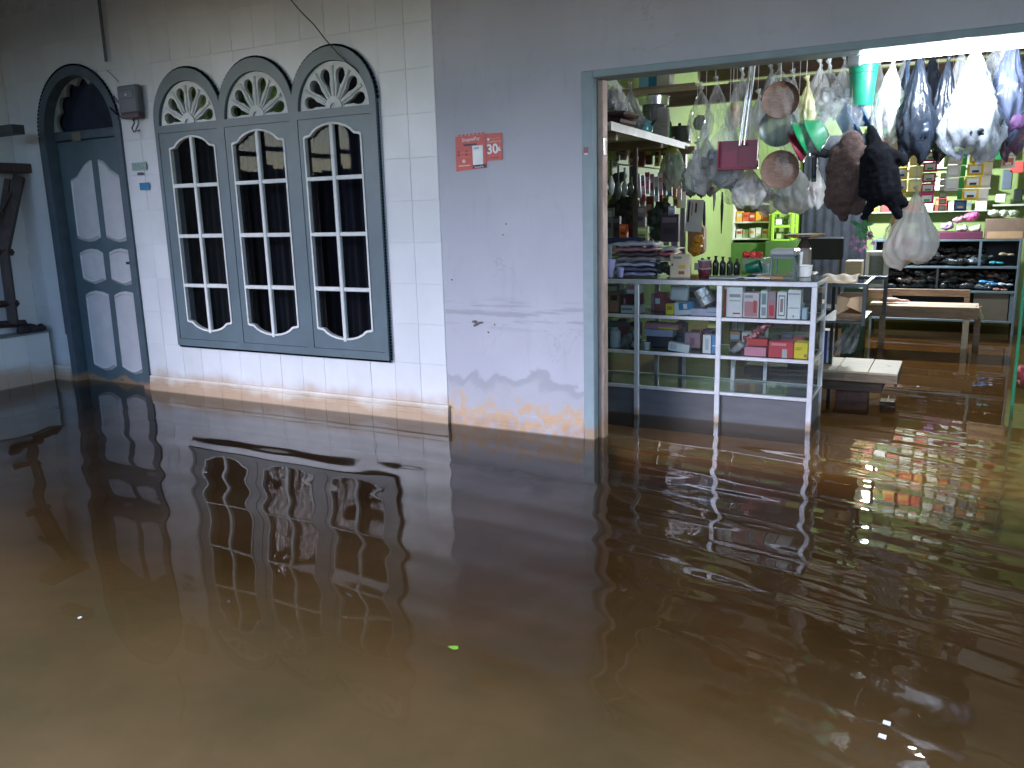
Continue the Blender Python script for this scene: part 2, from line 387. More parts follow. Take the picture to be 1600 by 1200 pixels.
# ------------------------------------------------------------------ the house
HOUSE = thing('house', 'house with white tiled front, arched windows, grey plaster wall and flooded open shop', 'house', (-2.97, 0, 0))
WX = [-5.532, -4.830, -4.127, -3.424]            # casement boundaries
WZ0, WZ1, ZT = .404, 2.497, 2.10
WC = [-5.171, -4.477, -3.772]; WR = .352
def arc(cx, cz, r, a0, a1, n): return [(cx+r*math.cos(math.radians(a0+(a1-a0)*i/n)), cz+r*math.sin(math.radians(a0+(a1-a0)*i/n))) for i in range(n+1)]
def win_outline(g=0):
    R = .361+g; zc = 2.136
    pts = [(WX[0]-g, WZ0-g), (WX[3]+g, WZ0-g)]
    cs = [-3.775, -4.478, -5.171]
    for i, c in enumerate(cs):
        a0 = 0 if i == 0 else 12; a1 = 180 if i == 2 else 168
        pts += arc(c, zc, R, a0, a1, 18)
    return pts
DX0, DX1, DC, DR = -6.985, -5.95, -6.4675, .5175
def door_outline(g=0, z0=-.3): return [(DX0-g, z0), (DX1+g, z0)] + [(x, z) for x, z in arc(DC, 2.126, DR+g, 0, 180, 24)]
# structural wall behind the tiles, with openings
TW_X0, TW_X1, WTOP = -7.40, -2.972, 3.29
lp = [[(TW_X0, -.3), (DX0+.03, -.3)] + [(x, z) for x, z in arc(DC, 2.126, DR-.03, 180, 0, 20)] + [(DX1-.03, -.3), (TW_X1, -.3), (TW_X1, WTOP), (TW_X0, WTOP)],
      win_outline(-.05)[::-1]]
tw = B().plate(lp, .001, .13).build('tiled_wall', GROUT, HOUSE)
# tiles
TWI, THI = .2125, .2715
def tile_mesh(w_, h_):
    g, c, t = .0005, .0010, .0025
    v = [(g, 0, g), (w_-g, 0, g), (w_-g, 0, h_-g), (g, 0, h_-g), (g+c, -t, g+c), (w_-g-c, -t, g+c), (w_-g-c, -t, h_-g-c), (g+c, -t, h_-g-c)]
    f = [(4, 5, 6, 7), (0, 1, 5, 4), (1, 2, 6, 5), (2, 3, 7, 6), (3, 0, 4, 7)]
    me = bpy.data.meshes.new('tile'); me.from_pydata(v, [], f); me.materials.append(TILE); return me
TM = tile_mesh(TWI, THI)
def inside_win(x, z, g=-.035):
    if WX[0]-g < x < WX[3]+g and WZ0-g < z < 2.13: return True
    return any(math.hypot(x-c, z-2.136) < .361+g for c in (-3.775, -4.478, -5.171)) and z > 2.1
def inside_door(x, z, g=-.03):
    if DX0-g < x < DX1+g and z < 2.13: return True
    return math.hypot(x-DC, z-2.126) < DR+g
ncol = 21; zrows = [.124]+[.395+THI*k for k in range(11)]
for i in range(ncol):
    x0 = TW_X1-.003-(i+1)*TWI; x1 = x0+TWI
    if x0 < TW_X0: x0 = TW_X0+.001
    for r in range(len(zrows)-1):
        z0, z1 = zrows[r], zrows[r+1]
        z1 = min(z1, WTOP)
        smp = [(x0+(x1-x0)*a/6, z0+(z1-z0)*c/6) for a in range(7) for c in range(7)]
        ins = [inside_win(*s) or inside_door(*s) for s in smp]
        if all(ins): continue
        if not any(ins):
            if abs((x1-x0)-TWI) < 1e-4 and abs((z1-z0)-THI) < 1e-4: me = TM
            else: me = tile_mesh(x1-x0, z1-z0)
            o = link('tile', me, tw, (x0, .0005, z0)); o.rotation_euler = (random.uniform(-.004, .004), 0, random.uniform(-.004, .004))
        else:      # a tile cut round an opening: kept in narrow strips whose ends hide under the frame
            bb = B(); ns = 14
            for a in range(ns):
                xa, xb = x0+.0015+(x1-x0-.003)*a/ns, x0+.0015+(x1-x0-.003)*(a+1)/ns
                run = None
                m_ = 24
                for c in range(m_+1):
                    za = z0+.0015+(z1-z0-.003)*c/m_; xm = (xa+xb)/2
                    ok = c < m_ and not (inside_win(xm, za+.005) or inside_door(xm, za+.005))
                    if ok and run is None: run = za
                    if not ok and run is not None:
                        bb.add([(xa, -.0034, run), (xb, -.0034, run), (xb, -.0034, za), (xa, -.0034, za)], [(0, 1, 2, 3)]); run = None
            if bb.v: bb.build('tile', TILE, tw)
# skirting pieces
def skirt_piece(xa, xb, y, parent, m, name='skirting_tile'):
    prof = [(-.0, .122), (-.020, .122), (-.026, .112), (-.026, .094), (-.022, .090), (-.030, .086), (-.030, .052), (-.034, .048), (-.034, -.25), (0, -.25)]
    g = .001; v = [(xa+g, y+p, z) for p, z in prof]+[(xb-g, y+p, z) for p, z in prof]; n = len(prof)
    f = [(i, (i+1) % n, (i+1) % n+n, i+n)[::-1] for i in range(n)] + [tuple(range(n)), tuple(range(n, 2*n))[::-1]]
    return mesh(name, v, f, m, parent)
x = TW_X1+.012
while x > DX1+.05:
    xa = max(x-TWI, DX1+.004); skirt_piece(xa, x, -.0, tw, SKIRT); x = xa
x = DX0-.005
while x > TW_X0+.05:
    xa = max(x-TWI, TW_X0); skirt_piece(xa, x, -.0, tw, SKIRT); x = xa

# grey plaster wall, pier left of the opening and the lintel over it
JX0, JX1, LZ = -1.972, -1.902, 2.165
pw = B()
pw.box(TW_X1+.001, JX0-.0005, .002, .15, -.3, WTOP+.001)
pw.box(JX0, 3.2, .002, .15, LZ+.001, WTOP+.001)
plw = pw.build('plaster_wall', PLAST, HOUSE)
sk = B(); sk.box(TW_X1+.014, JX0-.001, -.006, .0015, -.28, .105, .003); sk.box(TW_X1+.014, JX0-.001, -.010, -.0065, -.28, .035, .002)
sk.build('skirting', PLAST, HOUSE)
# small blemishes that stand in the plaster: a dug-out socket hole and nails
HOLEM = mat('broken plaster', (.16, .14, .14), .95, var=.4, scale=60, bump=.8)
p0 = at(745, 505, 0)
hv = []
for k in range(18):
    a = k/18*2*math.pi; r = .022*(1+.45*math.sin(3*a+1)+.25*math.sin(5*a)); hv.append((p0.x+r*1.5*math.cos(a), p0.z+r*math.sin(a)*.8))
B().plate([hv], .0008, .0018).build('chipped_patch', HOLEM, HOUSE)
for (u, v) in ((786, 367), (791, 350), (763, 519), (773, 507), (706, 437)):
    q = at(u, v, 0); B().lathe([(.004, 0), (.005, .004), (.002, .006)], (q.x, .0, q.z), 8, Matrix.Rotation(math.radians(90), 3, 'X')).build('nail_mark', HOLEM, HOUSE)
# painted door-opening frame
fr = B(); fr.box(JX0, JX1, -.012, .16, -.3, LZ, .004); fr.box(JX1+.0005, 3.2, -.012, .16, 2.125, LZ, .004)
fr.build('opening_frame', PALE_BLUE, HOUSE)
gr = B(); gr.box(JX1+.001, JX1+.038, .05, .12, -.28, 2.12, .003)
for k in range(26):
    zz_ = .12+k*.075; gr.box(JX1+.0385, JX1+.0405, .058, .064, zz_, zz_+.012)
gr.build('shutter_rail', mat('raw wood stain rail', (.50, .36, .30), .6, var=.2, scale=10, stretch=(4, 4, 1), stain=.2), HOUSE)
lh = B(); lh.box(JX1+.0385, JX1+.05, .05, .075, 1.70, 1.80, .002); lh.build('latch', STEEL, HOUSE)
st = at(915, 236, -.013)
B().box(st.x-.012, st.x+.016, -.0138, -.0125, st.z-.02, st.z+.022).build('frame_sticker', C(150, 90, 100), HOUSE)
B().box(st.x-.008, st.x+.014, -.0148, -.014, st.z-.02, st.z-.012).build('frame_sticker_text', C(230, 225, 230), HOUSE)

# ---- the triple window
win = thing('window', None, None, (-4.478, 0, WZ0)); win.parent = HOUSE; win.location = Vector((-4.478, 0, WZ0))-wloc(HOUSE)
def ogee(xl, xr, zb, dzb, zt, dzt):
    cx = (xl+xr)/2; hw = (xr-xl)/2
    tp = [(1, 0), (.93, .10), (.80, .14), (.72, .30), (.66, .47), (.5, .72), (.3, .90), (.12, .98), (0, 1)]
    top = [(cx+a*hw, zt+c*dzt) for a, c in tp] + [(cx-a*hw, zt+c*dzt) for a, c in tp[-2::-1]]
    bot = [(cx-a*hw, zb-c*dzb) for a, c in tp] + [(cx+a*hw, zb-c*dzb) for a, c in tp[-2::-1]]
    return top+bot          # counter-clockwise from right shoulder
PO = []
for (ul, ur, vt, vb, vpk, vbk) in ((270, 343, 231, 502, 213, 518), (368, 452, 222, 508, 201, 524), (479, 569, 213, 515, 189, 535)):
    a = at(ul, vt, 0); c = at(ur, vt, 0)
    PO.append([a.x, c.x])
PO = [[-5.393, -4.899], [-4.733, -4.222], [-4.049, -3.545]]
PZB, PDB, PZT, PDT = .604, .075, 1.932, .085
out = win_outline()
fans = [arc(c, ZT+.004, .306, 0, 180, 22) for c in (-5.172, -4.475, -3.772)]
rects = [[(WX[i]+.035, WZ0+.055), (WX[i+1]-.035, WZ0+.055), (WX[i+1]-.035, ZT-.05), (WX[i]+.035, ZT-.05)] for i in range(3)]
B().plate([out]+[f[::-1] for f in fans]+[r[::-1] for r in rects], -.034, .05).build('frame', BLUEP, win)
for i in range(3):
    rr = [(WX[i]+.0375, WZ0+.0575), (WX[i+1]-.0375, WZ0+.0575), (WX[i+1]-.0375, ZT-.0525), (WX[i]+.0375, ZT-.0525)]
    hole = ogee(PO[i][0], PO[i][1], PZB, PDB, PZT, PDT)
    B().plate([rr, hole[::-1]], -.030, .01).build('casement', BLUEP, win)
    cx = (PO[i][0]+PO[i][1])/2; hw = (PO[i][1]-PO[i][0])/2
    # thin white bead round the opening
    inn = [(cx+(x_-cx)*(1-.013/hw), z_+(.013 if z_ < 1 else -.013)) for x_, z_ in hole]
    B().plate([hole, inn[::-1]], -.036, -.004).build('bead', WHITEP, win)
    mt = .016
    B().box(cx-mt, cx+mt, -.040, -.010, PZB-PDB-.012, PZT+PDT-.004, .005).build('muntin', WHITEP, win)
    zs = [PZB-PDB, .905, 1.22, 1.55, PZT+PDT]
    zm = [.89, 1.272, 1.651]
    for z_ in zm:
        for s in (0, 1):
            xa, xb = (PO[i][0]+.006, cx-mt-.0006) if s == 0 else (cx+mt+.0006, PO[i][1]-.006)
            B().box(xa, xb, -.038, -.010, z_-.014, z_+.014+random.uniform(-.002, .003), .004).build('muntin', WHITEP, win)
    edges = [PZB-PDB-.002]+zm+[PZT+PDT+.002]
    for r in range(4):
        for s in (0, 1):
            xa, xb = (PO[i][0]-.004, cx) if s == 0 else (cx, PO[i][1]+.004)
            za, zb = edges[r], edges[r+1]
            tilt = random.uniform(-.004, .004)
            mesh('pane', [(xa, -.006+tilt, za), (xb, -.006, za), (xb, -.006-tilt, zb), (xa, -.006, zb)], [(0, 1, 2, 3)], PANEG, win)
# mosaic border strips: small dark tesserae along the left edge, the arches and the bottom
mos = B()
def mosaic_line(pts, y, parent, nm='mosaic_border'):
    mb = B(); mb2 = B()
    acc = 0
    for (a, c) in zip(pts[:-1], pts[1:]):
        L = math.hypot(c[0]-a[0], c[1]-a[1]); n = max(1, int(L/.022))
        for k in range(n):
            t0, t1 = (k+.12)/n, (k+.88)/n
            ax, az = a[0]+(c[0]-a[0])*t0, a[1]+(c[1]-a[1])*t0; bx_, bz = a[0]+(c[0]-a[0])*t1, a[1]+(c[1]-a[1])*t1
            nx, nz = (c[1]-a[1])/L, -(c[0]-a[0])/L
            wv = .014
            v = [(ax, y, az), (bx_, y, bz), (bx_+nx*wv, y, bz+nz*wv), (ax+nx*wv, y, az+nz*wv)]
            v2 = [(p[0], -.010, p[2]) for p in v]
            mb.add(v+v2, [(0, 1, 2, 3), (0, 3, 2, 1), (0, 4, 5, 1), (1, 5, 6, 2), (2, 6, 7, 3), (3, 7, 4, 0)])
    o = mb.build(nm, MOSAIC, parent); o['kind'] = 'stuff'; return o
mosaic_line([(WX[0]-.001, 2.12), (WX[0]-.001, WZ0-.001)], -.022, win)
mosaic_line([(WX[0], WZ0-.001), (WX[3], WZ0-.001)], -.022, win)
mosaic_line([(WX[3]+.001, WZ0), (WX[3]+.001, 2.12)], -.016, win)
for i, c in enumerate((-5.171, -4.478, -3.775)):
    mosaic_line(arc(c, 2.136, .362, 180 if i == 0 else 166, 0 if i == 2 else 14, 18)[:], -.022, win) if False else mosaic_line(arc(c, 2.136, .376, 180 if i == 0 else 166, 0 if i == 2 else 14, 18), -.022, win)
# carved half-rosettes in the arches
def petal_hole(cx, cz, ang, r0, r1, wd):
    pts = []; ca, sa = math.cos(math.radians(ang)), math.sin(math.radians(ang))
    pr = [(0, .10), (.12, .16), (.3, .34), (.42, .40), (.5, .62), (.62, .85), (.78, 1.0), (.9, .82), (1.0, .35)]
    P = [(t, w_) for t, w_ in pr]+[(t, -w_) for t, w_ in pr[::-1]]
    for t, w_ in P:
        r = r0+(r1-r0)*t; q = w_*wd
        pts.append((cx+r*ca-q*sa, cz+r*sa+q*ca))
    return pts
def rosette(cx, cz, R, parent, m, holes, back=None, y=-.012):
    o_ = arc(cx, cz, R, 0, 180, 24)
    hs = [petal_hole(cx, cz, a, R*.27, R*.88, R*.135) for a in holes]
    B().plate([o_]+[h[::-1] for h in hs], y, y+.03).build('fanlight_carving', m, parent)
    B().plate([arc(cx, cz+.001, R*.235, 0, 180, 16)+arc(cx, cz+.001, R*.10, 180, 0, 8)], y-.014, y-.0005).build('fanlight_hub', m, parent)
    for k in range(len(holes)-1):
        a = math.radians((holes[k]+holes[k+1])/2)
        D = Vector((math.cos(a), 0, math.sin(a))); o0 = Vector((cx, y-.001, cz))
        B().tube([o0+D*R*t for t in (.25, .33, .38, .46, .56, .64, .80, .9)], [R*k_ for k_ in (.030, .042, .036, .044, .046, .036, .036, .045)], 8).build('spoke', m, parent)
GB = [mat('lit green wall stand-in', (.24, .40, .10), .8, var=.45, scale=12), None]  # green of a lit room wall, put into the board's colour
HOL = [13, 43, 73, 107, 137, 167]
for i, c in enumerate((-5.172, -4.475, -3.772)):
    rosette(c, ZT+.006, .300, win, WHITEP, HOL)
# the curtains and dark room behind the panes
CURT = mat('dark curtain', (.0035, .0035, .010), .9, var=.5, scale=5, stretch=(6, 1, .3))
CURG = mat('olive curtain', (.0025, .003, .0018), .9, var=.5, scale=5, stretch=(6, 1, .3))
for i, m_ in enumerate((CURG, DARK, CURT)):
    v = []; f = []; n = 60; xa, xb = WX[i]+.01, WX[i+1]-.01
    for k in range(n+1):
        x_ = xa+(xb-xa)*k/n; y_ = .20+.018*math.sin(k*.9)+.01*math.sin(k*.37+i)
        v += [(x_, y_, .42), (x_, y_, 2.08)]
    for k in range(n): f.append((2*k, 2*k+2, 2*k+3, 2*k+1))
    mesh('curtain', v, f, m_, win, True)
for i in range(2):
    B().box(WX[i]+.02, WX[i+1]-.02, .16, .17, 2.11, 2.48).build('fanlight_backing', GB[0], win)  # added boards standing in for the lit room behind

# ---- the door
dr = thing('door', None, None, (0, 0, 0)); dr.parent = HOUSE; dr.location = Vector((DC, 0, 0))-wloc(HOUSE)
ZD = .13
oo = door_outline(0, -.28)
inn = [(DX1-.075, -.28), (DX0+.075, -.28)] + arc(DC, 2.126, DR-.075, 180, 0, 24)
B().plate([[(DX0, -.28), (DX0+.075, -.28)]+arc(DC, 2.126, DR-.075, 180, 0, 24)+[(DX1-.075, -.28), (DX1, -.28)]+arc(DC, 2.126, DR, 0, 180, 24)], -.020, .16).build('door_frame', mat('door frame paint', (.075, .105, .135), .4, var=.15, stain=.1), dr)
mosaic_line([(DX0-.001, 2.12), (DX0-.001, .42)], -.022, dr)
mosaic_line(arc(DC, 2.126, DR+.014, 180, 10, 24), -.022, dr)
DLEAF = mat('slate blue door paint', (.095, .14, .165), .42, var=.15, scale=4, bump=.05, stain=.05)
B().box(DX0+.078, DX1-.078, .08, .12, .02-.25, 2.075, .003).build('door_leaf', DLEAF, dr)
B().box(DX0+.077, DX1-.077, .055, .125, 2.08, 2.15, .004).build('transom', mat('door frame paint'+'', (.075, .105, .135)), dr)
def spx(pts, Y): return [(at(u, v, Y).x, at(u, v, Y).z) for u, v in pts]
def panel(pts, flip=False):
    P = spx(pts, .08)
    cx = sum(p[0] for p in P)/len(P); cz = sum(p[1] for p in P)/len(P)
    ar = sum(P[i][0]*P[(i+1) % len(P)][1]-P[(i+1) % len(P)][0]*P[i][1] for i in range(len(P)))
    if ar < 0: P = P[::-1]
    w_ = max(p[0] for p in P)-min(p[0] for p in P); h_ = max(p[1] for p in P)-min(p[1] for p in P)
    Q = [(cx+(p[0]-cx)*(1-.045/w_*1), cz+(p[1]-cz)*(1-.045/h_)) for p in P]
    R_ = [(cx+(p[0]-cx)*(1-.062/w_*1), cz+(p[1]-cz)*(1-.062/h_)) for p in P]
    n = len(P)
    v = [(p[0], .079, p[1]) for p in P]+[(p[0], .060, p[1]) for p in Q]+[(p[0], .068, p[1]) for p in R_]
    f = [(i, (i+1) % n, n+(i+1) % n, n+i) for i in range(n)]+[(n+i, n+(i+1) % n, 2*n+(i+1) % n, 2*n+i) for i in range(n)]
    tr = tessellate_polygon([[Vector((p[0], p[1], 0)) for p in R_]])
    for t in tr:
        a, b_, c_ = [R_[i] for i in t]; cr = (b_[0]-a[0])*(c_[1]-a[1])-(b_[1]-a[1])*(c_[0]-a[0])
        t = tuple(t) if cr > 0 else tuple(t)[::-1]
        f.append(tuple(i+2*n for i in t))
    mesh('door_panel', v, f, DOORW, dr)
panel([(111, 281), (116, 278), (121, 275), (127, 266), (134, 256), (139, 251), (143, 250), (158, 371), (150, 376), (140, 378), (130, 376), (122, 372)])
panel([(153, 249), (159, 250), (165, 254), (173, 264), (182, 271), (188, 275), (194, 276), (205, 372), (196, 377), (187, 378.5), (177, 376), (167, 371)])
panel([(125, 395), (132, 391), (142, 388.5), (153, 390), (161, 395), (166, 437), (158, 441), (149, 444), (139, 441), (131, 436)])
panel([(171, 394), (179, 390), (189, 388), (200, 390.5), (209, 396), (213, 439), (206, 444), (196, 446), (184, 442), (175, 437)])
panel([(134.5, 460), (141, 456), (150, 454), (161, 456), (170, 460), (183, 572), (175, 578), (166, 579), (156, 575), (148, 570)])
panel([(179, 461), (187, 456.5), (196, 455), (207, 457), (217, 462), (230, 578), (221, 583), (212, 585), (202, 581), (192, 574)])
q = at(207, 411, .04); B().box(q.x-.07, q.x+.0, .028, .04, q.z-.011, q.z+.011, .004).build('handle', C(20, 20, 24, .4), dr)
B().box(q.x+.001, q.x+.016, .030, .079, q.z-.016, q.z+.016, .003).build('handle_plate', STEEL, dr)
q = at(188, 594, .06); B().box(q.x-.02, q.x+.02, .07, .0795, q.z-.004, q.z+.004, .001).build('bolt', STEEL, dr)
# door fanlight: scalloped white rim round dark glass
rim_o = arc(DC, 2.155, DR-.078, 0, 180, 40)
rim_i = []
for k in range(81):
    a = 180-180*k/80; s = abs(math.sin(math.radians(a*7+0)))
    r = (DR-.078)*(.80+.12*s); rim_i.append((DC+r*math.cos(math.radians(a)), 2.156+.0+r*math.sin(math.radians(a))))
B().plate([rim_o+rim_i], .07, .10).build('fanlight_rim', mat('grey green fanlight rim', (.26, .28, .26), .6), dr)
mesh('fanlight_glass', [(DX0+.08, .11, 2.15), (DX1-.08, .11, 2.15), (DX1-.08, .11, 2.62), (DX0+.08, .11, 2.62)], [(0, 1, 2, 3)], PANEG, dr)
B().box(DX0, DX1, .13, .14, 2.13, 2.65).build('fanlight_backing', mat('dark navy board', (.02, .03, .06), .7, var=.5, scale=7), dr)
q = at(119, 214, .05); B().box(q.x-.055, q.x+.055, .050, .0545, q.z-.035, q.z+.035).build('address_plate', C(120, 112, 96, var=.3, scale=60), dr)

# ---- left return wall (tiled), with low tiled ledge
LWX = -7.40
lw = B().box(LWX-.15, LWX-.002, -2.5, .13, -.3, WTOP-.001).build('side_wall', GROUT, HOUSE)
for j in range(13):
    y1 = -.014-j*TWI
    for r in range(len(zrows)-1):
        z0, z1 = zrows[r], min(zrows[r+1], WTOP)
        if y1-TWI < -2.52: continue
        me = TM if abs(z1-z0-THI) < 1e-4 else tile_mesh(TWI, z1-z0)
        o = link('tile', me, lw, (LWX-.0015, y1-TWI, z0)); o.rotation_euler = (0, 0, math.radians(90))
PALEG = mat('pale green plaster', (.42, .50, .42), .6, var=.12, stain=.2)
q1 = atz(82, 513, .37)
lg = thing('tiled_ledge', 'low white tiled ledge with silt-stained foot in the left corner by the door', 'ledge', (-7.28, -.75, 0))
B().box(LWX, -7.20, -1.6, -.05, -.25, .435, .004).build('ledge_body', GROUT, lg)
for j in range(7):
    y0 = -.05-(j+1)*TWI
    for z0, hh in ((.165, .27), (-.105, .27)):
        o = link('tile', TM if False else tile_mesh(TWI, hh), lg, (-7.1985, y0, z0)); o.rotation_euler = (0, 0, math.radians(90))
o = mesh('ledge_top', [(LWX, -1.6, .437), (-7.185, -1.6, .437), (-7.185, -.04, .437), (LWX, -.04, .437), (LWX, -1.6, .45), (-7.185, -1.6, .45), (-7.185, -.04, .45), (LWX, -.04, .45)], [(4, 5, 6, 7), (0, 1, 5, 4), (1, 2, 6, 5), (2, 3, 7, 6), (3, 0, 4, 7)], C(120, 122, 125), lg)
# ceiling / porch roof, room shells
CEIL = mat('porch ceiling board', (.37, .42, .50), .8, var=.15, scale=2)
rb = B(); rb.box(-7.6, 5.5, -4.75, 3.0, WTOP+.002, WTOP+.06); rb.build('porch_ceiling', CEIL, HOUSE)
rc = B()
for x_ in (-7.6, -5.6, -3.6, -1.6, .4, 2.4, 4.4): rc.box(x_-.03, x_+.03, -4.70, -.02, WTOP-.10, WTOP, .003)
rc.box(-7.9, 5.5, -4.84, -4.72, WTOP-.14, WTOP+.05, .003)
rc.build('rafter', mat('dark porch timber', (.05, .05, .055), .7, var=.3), HOUSE)['kind'] = 'stuff'
for x_ in (-7.6, 4.6): B().box(x_-.06, x_+.06, -4.84, -4.73, -.25, WTOP-.14, .004).build('porch_post', C(110, 115, 120), HOUSE)
tr_ = B()
for x_ in [-9.5+1.1*k for k in range(7)]:
    tr_.tube([(-8.0, -.6-1.1*(x_+9.5), 2.2), (-8.0, -1.15-1.1*(x_+9.5), 3.0), (-8.0, -1.7-1.1*(x_+9.5), 2.2)], .02, 6)
tr_.tube([(-8, -.6, 2.2), (-8, -8.5, 2.2)], .035, 6); tr_.tube([(-8, -.6, 3.0), (-8, -8.5, 3.0)], .03, 6)
tr_.build('roof_truss', C(40, 42, 48), HOUSE)
# unseen fence, added beyond the porch to darken the pane reflections
fn = thing('added_fence', 'unseen board fence beyond the porch, added to darken the reflections in the window panes', 'fence', (-10.6, -10, 0))
for k in range(60):
    y_ = -1.0-.25*k; B().box(-10.63, -10.6, y_-.245, y_, -.22, 2.15+.05*math.sin(k*1.7), .003).build('board', mat('black brown fence board', (.018, .016, .014), .8, var=.4), fn)
# unseen low house behind the viewer, added to block the bright low sky
nh = thing('sky_block_house', 'unseen long low dark house behind the viewer, added to block the low sky', 'house', (-2, -14, 0))
B().box(-12.6, 10, -15.0, -13.0, -.2, 2.5).build('wall', mat('dim brown house wall', (.10, .09, .08), .8, var=.3), nh)
B().add([(-13, -12.4, 2.4), (10.6, -12.4, 2.4), (10.6, -15, 3.5), (-13, -15, 3.5), (-13, -12.4, 2.5), (10.6, -12.4, 2.5), (10.6, -15, 3.6), (-13, -15, 3.6)], [(3, 2, 1, 0), (4, 5, 6, 7), (0, 1, 5, 4), (2, 3, 7, 6), (1, 2, 6, 5), (3, 0, 4, 7)]).build('roof', mat('rusty roof sheet', (.08, .05, .04), .6, var=.4), nh)
for x_ in (-11, -8, -3.5, 1.5, 6): B().box(x_-.6, x_+.6, -12.99, -12.95, .9, 2.2).build('window', C(18, 20, 26, .2), nh)
# front room behind the windows
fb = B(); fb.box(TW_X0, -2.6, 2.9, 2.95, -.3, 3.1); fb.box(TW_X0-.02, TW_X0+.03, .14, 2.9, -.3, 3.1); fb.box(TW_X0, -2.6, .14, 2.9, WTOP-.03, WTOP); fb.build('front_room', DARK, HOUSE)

# ---- the shop room
SX0, SX1, SY1, SZ = -2.46, 3.2, 6.05, 2.78
slab = mat('warm silty slab', (.46, .29, .13), .9, var=.25, scale=2.2)
prop(B().box(-2.46, 3.2, .16, 6.05, -.28, -.10).build('shop_floor', slab), kind='structure')
sh = B()
sh.box(SX0-.1, SX0, .152, SY1, -.3, SZ+.3)
sh.build('shop_side_wall', GREENW, HOUSE)
B().box(SX0-.1, SX1+.1, SY1+.001, SY1+.1, -.3, SZ+.3).build('shop_back_wall', GREENW, HOUSE)
B().box(SX1, SX1+.1, .152, SY1, -.3, SZ+.3).build('shop_side_wall', GREENW, HOUSE)
B().box(SX0-.1, SX1+.1, .152, SY1+.1, SZ+.301, SZ+.34).build('shop_ceiling', mat('bare ceiling board', (.45, .42, .38), .8, var=.2, scale=3), HOUSE)
for k, (y_, z_) in enumerate(((1.15, 2.68), (2.6, 2.42), (4.2, 2.70), (5.4, 2.70))):
    if k == 1: z_ = at(1065, 152, 2.6).z
    B().box(SX0, SX1, y_-.045, y_+.045, z_-.07, z_+.07, .004).build('roof_beam', WOODD, HOUSE)
for x_ in (-1.75, -.9, .0, .9):
    B().box(x_-.03, x_+.03, .16, SY1, SZ+.10, SZ+.20, .004).build('joist', WOODM, HOUSE)
# dark doorway with a curtain in the back wall
a = at(1256, 215, 6.0); c = at(1345, 520, 6.0)
B().box(a.x, c.x, 6.02, 6.049, -.25, a.z).build('inner_doorway', mat('dark navy cloth', (.012, .018, .03), .85, var=.3), HOUSE)
v = []; f = []; n = 40
for k in range(n+1):
    x_ = a.x+.02+(c.x-a.x-.04)*k/n; y_ = 5.99+.012*math.sin(k*1.1); v += [(x_, y_, .1), (x_, y_, a.z-.05)]
for k in range(n): f.append((2*k, 2*k+2, 2*k+3, 2*k+1))
prop(mesh('door_curtain', v, f, mat('dark slate curtain', (.02, .025, .035), .9, var=.4), smooth=True), 'dark slate curtain hanging in the doorway of the green back wall', 'curtain')
print('part one done', len(bpy.data.objects))

# ------------------------------------------------------------------ lamps
def bulb_lamp(label, P, power, top):
    t = thing('hanging_lamp', label, 'lamp', P)
    B().tube([(P.x, P.y, P.z+.09), (P.x, P.y, top)], .003, 6).build('cord', C(40, 40, 42), t)
    B().lathe([(.018, .045), (.02, .05), (.02, .09), (.012, .10)], P, 14).build('socket', C(225, 225, 225), t)
    autosmooth(B().lathe([(.006, -.05), (.022, -.044), (.034, -.028), (.038, -.008), (.034, .014), (.022, .034), (.017, .046)], P, 20).build('bulb', mat('lit bulb', (.9, .9, .9), .4, emit=((.9, .96, 1), 90)), t))
    l = bpy.data.lights.new('lamp_light', 'POINT'); l.energy = power; l.color = (.93, .97, 1.0); l.shadow_soft_size = .05
    o = bpy.data.objects.new('lamp_light', l); COL.objects.link(o); o.parent = t; o.location = (0, 0, -.06)
    return t
bulb_lamp('bright white bulb hanging just behind the lintel at the right of the opening', at(1508, 64, .30), LAMP1, 3.0)
bulb_lamp('second lit bulb hanging deep in the shop behind the black gloves', at(1393, 236, 4.9), LAMP2, 3.0)

tl = thing('tube_lamp', 'lit white tube lamp fixed under the lintel along the right of the shop opening', 'lamp', (1.1, .22, 2.1))
ta, tb = at(1345, 84, .22), at(1600, 54, .22)
zt_ = 2.105
B().tube([(ta.x, .22, zt_), (2.2, .22, zt_)], .013, 12).build('tube', mat('lit tube', (.9, .9, .9), .4, emit=((.88, .95, 1), 16)), tl)
for x_ in (ta.x-.03, 2.23): B().box(x_-.03, x_+.03, .20, .24, zt_-.02, zt_+.03, .004).build('end_cap', C(215, 215, 215), tl)
B().box(ta.x-.05, 2.25, .195, .245, zt_+.018, zt_+.055, .003).build('batten', C(225, 225, 225), tl)

# ------------------------------------------------------------------ glass display counter
GX0, GX1, GY0, GY1, GZ = -2.44, -.735, .70, 1.13, .928
cab = thing('display_counter', 'aluminium framed glass display counter with three bays standing in the flooded shop opening', 'display cabinet', (-1.6, .9, 0))
POSTX = [-2.43, -1.884, -1.329, -.752]
for i, x_ in enumerate(POSTX):
    B().box(x_-.016, x_+.016, GY0-.012, GY0+.016, -.2, GZ-.031, .002).build('post', ALU, cab)
for i, x_ in enumerate(POSTX):
    B().box(x_-.014, x_+.014, GY1-.014, GY1+.014, -.2, GZ-.031, .002).build('rear_post', ALU, cab)
for x_ in (-1.68, -1.11): B().box(x_-.012, x_+.012, GY1-.012, GY1+.012, .212, GZ-.031, .002).build('rear_post', ALU, cab)
for y_ in (GY0, GY1): B().box(GX0, GX1, y_-.014, y_+.016, GZ-.030, GZ, .003).build('top_rail', ALU, cab)
B().box(GX1-.03, GX1+.001, GY0+.0165, GY1-.0145, GZ-.030, GZ-.001, .003).build('top_rail', ALU, cab)
